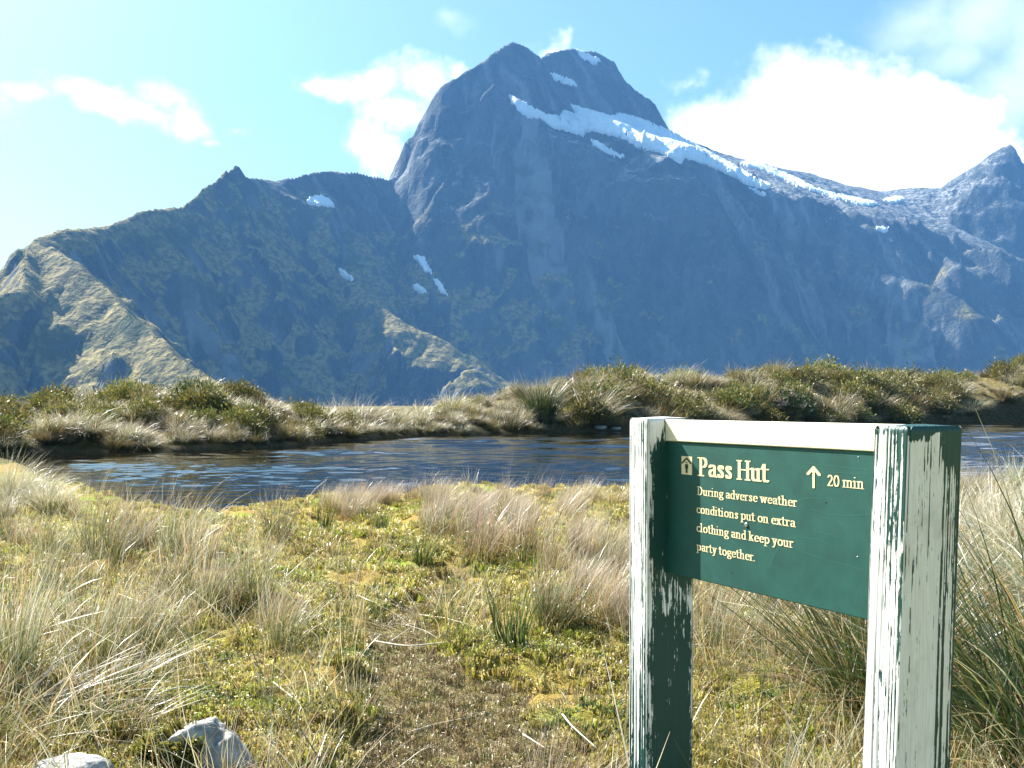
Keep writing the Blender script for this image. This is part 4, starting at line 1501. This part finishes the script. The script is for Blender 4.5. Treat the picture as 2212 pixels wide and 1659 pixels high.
# shrub with pale dried flower heads on the right bank
def flower_shrub(x, y, hpx):
    X, Y, Z = hit(x, y)
    sc = hpx / K * Y / 0.5
    root = empty('flowering_shrub', (X, Y, Z))
    tag(root, 'dark shrub dotted with pale pinkish flower heads above the sign rail', 'shrub')
    f = link('foliage', PR['shrubdark'], root)
    f.scale = (sc * 1.3, sc, sc)
    r = np.random.RandomState(3)
    fm, t = mat('dry_flower_heads')
    finish(t, principled(t, (0.55, 0.40, 0.33), 0.8, 0.2).outputs[0])
    parts = []
    for i in range(22):
        a, b = r.rand() * 2 * math.pi, 0.3 + 0.7 * r.rand()
        c = np.array([0.62 * math.cos(a) * math.sqrt(1 - b * b), -0.5 * math.sqrt(1 - b * b) * abs(math.sin(a)), 0.55 * b]) * sc * 1.12
        v, f_, _ = leaves_dome(40 + i, 40, 0.05 * sc, 0.05 * sc, 0.06 * sc, 0.05 * sc, ['pink'])
        parts.append((v + c, f_, np.tile([[0.6, 0.42, 0.36]], (len(v), 1))))
    V, F, C = join_parts(parts)
    link('flower_heads', mesh_np('flower_heads', V, F, C, True, [fm]), root)


flower_shrub(1690, 905, 40)

# ------------------------------------------------------------------ ground cover by the million (nobody could count it)
def gn_scatter(name, pts, rot, scl, kinds, label, cat):
    me = bpy.data.meshes.new(name)
    me.vertices.add(len(pts))
    me.vertices.foreach_set('co', np.asarray(pts, np.float32).ravel())
    for an, ty, dat in (('rot', 'FLOAT_VECTOR', rot), ('scl', 'FLOAT', scl)):
        a = me.attributes.new(an, ty, 'POINT')
        a.data.foreach_set('vector' if ty == 'FLOAT_VECTOR' else 'value', np.asarray(dat, np.float32).ravel())
    r = np.random.RandomState(len(pts))
    a = me.attributes.new('pick', 'INT', 'POINT')
    a.data.foreach_set('value', r.randint(0, len(kinds), len(pts)).astype(np.int32))
    o = link(name, me)
    ng = bpy.data.node_groups.new(name, 'GeometryNodeTree')
    ng.interface.new_socket('Geometry', in_out='INPUT', socket_type='NodeSocketGeometry')
    ng.interface.new_socket('Geometry', in_out='OUTPUT', socket_type='NodeSocketGeometry')
    gi = ng.nodes.new('NodeGroupInput')
    go = ng.nodes.new('NodeGroupOutput')
    ip = ng.nodes.new('GeometryNodeInstanceOnPoints')
    jg = ng.nodes.new('GeometryNodeJoinGeometry')
    for k in kinds:
        po = bpy.data.objects.new(PR[k].name, PR[k])
        oi = ng.nodes.new('GeometryNodeObjectInfo')
        oi.inputs['Object'].default_value = po
        oi.inputs['As Instance'].default_value = True
        ng.links.new(oi.outputs['Geometry'], jg.inputs[0])

    def attr(nm, ty):
        n_ = ng.nodes.new('GeometryNodeInputNamedAttribute')
        n_.data_type = ty
        n_.inputs[0].default_value = nm
        return n_.outputs['Attribute']
    ng.links.new(gi.outputs[0], ip.inputs['Points'])
    ng.links.new(jg.outputs[0], ip.inputs['Instance'])
    ip.inputs['Pick Instance'].default_value = True
    ng.links.new(attr('pick', 'INT'), ip.inputs['Instance Index'])
    er = ng.nodes.new('FunctionNodeEulerToRotation')
    ng.links.new(attr('rot', 'FLOAT_VECTOR'), er.inputs[0])
    ng.links.new(er.outputs[0], ip.inputs['Rotation'])
    ng.links.new(attr('scl', 'FLOAT'), ip.inputs['Scale'])
    ng.links.new(ip.outputs[0], go.inputs[0])
    md = o.modifiers.new('scatter', 'NODES')
    md.node_group = ng
    tag(o, label, cat, kind='stuff')
    return o


def near_points(n, seed, y0, y1, power=1.0):
    r = np.random.RandomState(seed)
    # more points close to the camera
    u = r.rand(n)
    Y = (y0 ** (1 - power) + u * (y1 ** (1 - power) - y0 ** (1 - power))) ** (1 / (1 - power)) if power != 1 else y0 * (y1 / y0) ** u
    X = (r.rand(n) * 1.5 - 0.75) * Y
    return X, Y, r


ROCKS = [hit(425, 1660)[:2] + (0.20,), hit(150, 1695)[:2] + (0.15,)]


def cover(name, n, seed, y0, y1, power, kinds, smin, smax, want, label, cat, sgrow=0.0):
    X, Y, r = near_points(n, seed, y0, y1, power)
    D = pond_sd(X, Y)
    keep = (D > 0.1) & (r.rand(n) < want(X, Y))
    for rx_, ry_, rr_ in ROCKS:
        keep &= np.hypot(X - rx_, (Y - ry_) * (1.0 if name != 'grass' else 0.6)) > rr_ * (1.0 if name != 'grass' else 1.25)
    X, Y = X[keep], Y[keep]
    Z = ground_z(X, Y)
    m = len(X)
    rot = np.stack([0.25 * r.randn(m), 0.25 * r.randn(m), r.rand(m) * 6.28], -1)
    scl = (smin + (smax - smin) * r.rand(m)) * (Y / 5) ** sgrow
    gn_scatter(name, np.stack([X, Y, Z], -1), rot, scl, kinds, label, cat)


def mossy(X, Y):
    return (1 - path_mask(X, Y)) * sstep(-0.55, 0.25, fbm(X / 0.45, Y / 0.45, 3))


cover('moss', 60000, 61, 2.2, 15, 1.6, ['moss0', 'moss1', 'moss2'], 0.7, 1.5, mossy, 'yellow green moss cushions covering the ground', 'moss', 0.5)
def limey(X, Y):
    return mossy(X, Y) * sstep(0.05, 0.35, fbm(X / 0.9 + 20, Y / 0.9, 3))


def herby(X, Y):
    pm = path_mask(X, Y)
    edge = sstep(0.02, 0.2, pm) * sstep(0.75, 0.4, pm) * sstep(0.1, -0.4, X)
    return np.clip(0.9 * edge * sstep(-0.3, 0.2, fbm(X / 0.3, Y / 0.3, 2)) + 0.5 * sstep(0.25, 0.6, fbm(X / 0.6 + 60, Y / 0.6, 3)) * (1 - pm), 0, 1)


cover('lime_moss', 30000, 64, 2.2, 12, 1.6, ['moss3', 'moss3', 'moss0'], 0.8, 1.6, limey, 'bright lime green moss patches among the yellow moss', 'moss', 0.4)
cover('herbs', 9000, 65, 2.2, 9, 1.6, ['herb0', 'herb1'], 0.5, 1.1, herby, 'low dark green herbs along the track and in hollows', 'herbs', 0.3)
cover('turf', 26000, 62, 2.2, 9, 1.8, ['turf0', 'turf1', 'turf2'], 0.6, 1.2, lambda X, Y: 0.15 + 0.85 * path_mask(X, Y), 'short brown turf on the worn track', 'grass', 0.3)


def wispy(X, Y):
    a = sstep(0.0, 0.5, fbm(X / 1.0 + 4, Y / 1.0, 3))
    left = sstep(-0.5, -1.6, X + (Y - 4) * 0.12)
    right = sstep(0.5, 1.3, X)
    return np.clip((0.06 + 0.55 * a + 0.22 * left * sstep(8, 5, Y) + 0.2 * right), 0, 1) * (1 - sstep(0.1, 0.5, path_mask(X, Y))) * sstep(0, 0.5, ((Y > 8.5) * 0.25 + (Y <= 8.5) * 0.55))


cover('grass', 5200, 63, 2.3, 15, 1.3, ['wisp0', 'wisp1', 'wisp2'], 0.5, 1.15, wispy, 'thin dry grass standing all over the moss', 'grass')


def bank_cover(n, seed):
    r = np.random.RandomState(seed)
    x = r.uniform(-700, 3100, n)
    t = r.uniform(-0.25, 1.3, n)
    Y = (np.interp(x, SHX, SHY) + t * np.interp(x, CRX, CRW)) * Q
    X = (x - 1106) / K * Y
    k = pond_sd(X, Y) > 0.1
    X, Y = X[k], Y[k]
    Z = ground_z(X, Y) - 0.02
    m = len(X)
    rot = np.stack([0.15 * r.randn(m), 0.15 * r.randn(m), r.uniform(-0.8, 0.8, m)], -1)
    gn_scatter('bank_grass', np.stack([X, Y, Z], -1), rot, r.uniform(0.22, 0.5, m) * (Y / 45) ** 0.3, bp + bo + bo, 'rough tussock grass carpeting the far bank', 'grass')


bank_cover(2600, 71)

# ------------------------------------------------------------------ rocks, sticks, stones
import bmesh


def stone_material():
    m, t = mat('pale_rock')
    tcn = t.n('ShaderNodeTexCoord')
    ob = tcn.outputs['Object']
    n1 = t.noise(ob, 14, 6, 0.65)
    n2 = t.noise(ob, 60, 4, 0.6)
    n3 = t.noise(ob, 5, 3, 0.5)
    c = t.mix(t.step(n1, 0.35, 0.65), (0.22, 0.215, 0.20), (0.47, 0.46, 0.43))
    c = t.mix(t.math('MULTIPLY', t.step(n2, 0.6, 0.7), 0.7), c, (0.10, 0.105, 0.10))
    c = t.mix(t.math('MULTIPLY', t.step(n3, 0.55, 0.7), 0.5), c, (0.30, 0.29, 0.22))
    finish(t, principled(t, c, 0.85, 0.25, t.bump(t.math('ADD', n1, t.math('MULTIPLY', n2, 0.4)), 0.7, 0.012)).outputs[0])
    return m


STONE = stone_material()


def rock_mesh(name, seed, size, planes, rough=0.05, sub=5):
    """a sphere cut by planes (dir, distance) and roughened"""
    bm = bmesh.new()
    bmesh.ops.create_icosphere(bm, subdivisions=sub, radius=1.0)
    P = np.array([v.co[:] for v in bm.verts])
    for d, k in planes:
        d = np.array(d, float)
        d /= np.linalg.norm(d)
        s = P @ d
        P = P - np.maximum(s - k, 0)[:, None] * d[None, :] * 0.80
    q = P / np.linalg.norm(P, axis=1)[:, None]
    nz = fbm(q[:, 0] * 1.7 + seed + q[:, 2], q[:, 1] * 1.7 - q[:, 2] * 0.7, 4) * rough + fbm(q[:, 0] * 6 + q[:, 2] * 3, q[:, 1] * 6 + seed - q[:, 2] * 4, 3) * rough * 0.35
    P = P * (1 + nz)[:, None] * np.array(size)
    for v, p in zip(bm.verts, P):
        v.co = p
    me = bpy.data.meshes.new(name)
    bm.to_mesh(me)
    bm.free()
    me.polygons.foreach_set('use_smooth', np.ones(len(me.polygons), bool))
    me.materials.append(STONE)
    return me


X, Y, Z = hit(425, 1660)
rk = empty('boulder', (X, Y, Z))
tag(rk, 'pale grey wedge-shaped rock with moss on its left side beside the path', 'rock')
# main wedge: long sunlit left slope, steep shaded front
main = rock_mesh('stone', 2.0, (0.215, 0.17, 0.145), [((-0.6, 0.1, 0.8), 0.55), ((0.5, -0.7, 0.4), 0.62), ((0.85, 0.2, 0.45), 0.66), ((0, 1, 0.2), 0.6), ((-0.1, -0.9, 0.15), 0.72)], 0.13)
so = link('stone', main, rk)
so.location = (0, 0, 0.05)
rk.scale = (0.88, 0.88, 0.86)
knob = rock_mesh('stone', 5.0, (0.095, 0.09, 0.085), [((0.5, -0.7, 0.5), 0.6), ((0.9, 0.1, 0.3), 0.6), ((-0.2, -0.3, 1), 0.75), ((-0.8, -0.3, 0.3), 0.7)], 0.10, 4)
ko = link('stone', knob, rk)
ko.location = (0.105, -0.04, 0.055)
# moss skin hugging the rock: tufts set on the left half of the front
mo_pts = []
me = main
r = np.random.RandomState(9)
vv = np.array([v.co[:] for v in me.vertices])
vn = np.array([v.normal[:] for v in me.vertices])
sel = np.nonzero((vv[:, 1] < 0.04) & (vv[:, 0] < 0.045) & (vv[:, 0] > -0.19) & (vv[:, 2] > -0.03 - 0.3 * vv[:, 0]) & (vv[:, 2] < 0.10 + 0.35 * vv[:, 0]) & (fbm(vv[:, 0] * 14, vv[:, 2] * 14, 3) > -0.42))[0]
parts = []
for i in sel[::1]:
    a = r.randint(0, 10000)
    v, f, c = blades(a, 7, 0.012, 0.022, 0.3, 0.6, 0.3, 0.4, 0.0, 0.0065, 2, ['moss', 'olive', 'brown'], ['moss', 'olive', 'lime'], None, 0.1)
    v[:, 2] += 0.03
    q = Vector(vn[i]).to_track_quat('Z', 'Y').to_matrix()
    v = v @ np.array(q).T + vv[i] + np.array([0, 0, 0.05])
    parts.append((v, f, c))
if parts:
    V, F, C = join_parts(parts)
    link('moss_cover', mesh_np('moss_cover', V, F, C, True, [BLADE]), rk)
X, Y, Z = hit(150, 1695)
rk2 = link('flat_rock', rock_mesh('flat_rock', 8.0, (0.125, 0.11, 0.07), [((0, 0, 1), 0.62), ((-0.7, -0.5, 0.5), 0.7), ((0.8, -0.4, 0.4), 0.7)], 0.10, 5))
rk2.location = (X, Y, Z + 0.015)
tag(rk2, 'low flat white rock at the bottom edge in the lower left', 'rock')
for i, (x, y, s, lab) in enumerate(((1297, 931, .30, 'left one of the two pale stones at the waterline below the feathery tussock'), (1330, 931, .26, 'right one of the two pale stones at the waterline below the feathery tussock'))):
    X, Y, Z = hit(x, y)
    st = link('shore_stone', rock_mesh('shore_stone', 11.0 + i, (s, s * .7, s * .45), [((0, 0, 1), .6), ((0.5, -.8, .3), .6)], 0.1, 3))
    st.location = (X, Y, Z + 0.1)
    tag(st, lab, 'stone')

STEM, t_ = mat('dead_stem')
tcn = t_.n('ShaderNodeTexCoord')
n1 = t_.noise(tcn.outputs['Object'], 60, 3, 0.6)
finish(t_, principled(t_, t_.mix(n1, (0.50, 0.43, 0.30), (0.74, 0.68, 0.54)), 0.6, 0.3).outputs[0])


def stem(pts, r0, label, col=STEM):
    """thin round stem lying along photo points; third value lifts it above the ground"""
    P = []
    for (x, y, l) in pts:
        X, Y, Z = hit(x, y)
        P.append(np.array([X, Y, Z + l]))
    loc = P[0].copy()
    # smooth
    ts = np.linspace(0, len(P) - 1, (len(P) - 1) * 6 + 1)
    A = np.array(P)
    C = np.stack([np.interp(ts, np.arange(len(P)), A[:, i]) for i in range(3)], -1)
    for _ in range(3):
        C[1:-1] = 0.25 * C[:-2] + 0.5 * C[1:-1] + 0.25 * C[2:]
    V, F = [], []
    n = len(C)
    for i in range(n):
        d = C[min(i + 1, n - 1)] - C[max(i - 1, 0)]
        d /= np.linalg.norm(d)
        a = np.cross(d, [0, 0, 1.0])
        a /= np.linalg.norm(a)
        b = np.cross(a, d)
        rr = r0 * (1 - 0.55 * i / n)
        for k in range(6):
            an = k * math.pi / 3
            V.append(C[i] + rr * (a * math.cos(an) + b * math.sin(an)) - loc)
    for i in range(n - 1):
        for k in range(6):
            F.append((i * 6 + k, i * 6 + (k + 1) % 6, (i + 1) * 6 + (k + 1) % 6, (i + 1) * 6 + k))
    F += [tuple(range(5, -1, -1)), tuple(range((n - 1) * 6, n * 6))]
    o = link('dead_stem', mesh_np('dead_stem', V, F, None, True, [col]))
    o.location = loc
    tag(o, label, 'stem', 'dead stems on the ground')


stem([(668, 1558, .03), (640, 1530, .03), (590, 1490, .03)], 0.0055, 'straight white dead stem lying above the rock at the path edge')
stem([(800, 1392, .02), (880, 1412, .03), (960, 1402, .03), (1010, 1396, .02)], 0.0045, 'long pale bent stem lying across the path')
stem([(905, 1335, .02), (960, 1355, .04), (1010, 1362, .03)], 0.004, 'pale stem in the flattened clump right of the path')
stem([(330, 1522, .03), (380, 1510, .04), (450, 1500, .03)], 0.004, 'pale stem lying above the mossy rock on the left')
stem([(560, 1512, .03), (610, 1500, .03), (650, 1490, .03)], 0.003, 'thin orange brown stem crossing the straight white stem')
stem([(20, 1560, .04), (90, 1535, .05), (170, 1515, .03)], 0.004, 'pale stem in the lower left corner above the flat rock')
stem([(1215, 1560, .03), (1235, 1610, .06), (1290, 1650, .05)], 0.004, 'curved pale stem left of the foot of the left post')
stem([(1130, 1610, .04), (1180, 1640, .03)], 0.0035, 'short pale stem on the bottom edge left of the posts')
stem([(880, 1590, .01), (950, 1580, .02), (1030, 1560, .02)], 0.003, 'thin stem lying on the brown track near the bottom')

# ------------------------------------------------------------------ haze: the air between the pass and the mountain
hm = bpy.data.materials.new('air_haze')
hm.use_nodes = True
h = NT(hm.node_tree)
pv = h.n('ShaderNodeVolumePrincipled')
pv.inputs['Color'].default_value = (0.19, 0.48, 1.0, 1)
pv.inputs['Density'].default_value = 0.000102
pv.inputs['Anisotropy'].default_value = 0.0
ho = h.n('ShaderNodeOutputMaterial')
h.l(pv.outputs[0], ho.inputs['Volume'])
bx = (-3400, 3400, -1000, 4100, -425, 1300)
V = [(bx[i], bx[2 + j], bx[4 + k]) for i in (0, 1) for j in (0, 1) for k in (0, 1)]
F = [(0, 1, 3, 2), (4, 6, 7, 5), (0, 4, 5, 1), (2, 3, 7, 6), (0, 2, 6, 4), (1, 5, 7, 3)]
hz = link('haze', mesh_np('haze', V, F, None, False, [hm]))
tag(hz, kind='stuff')
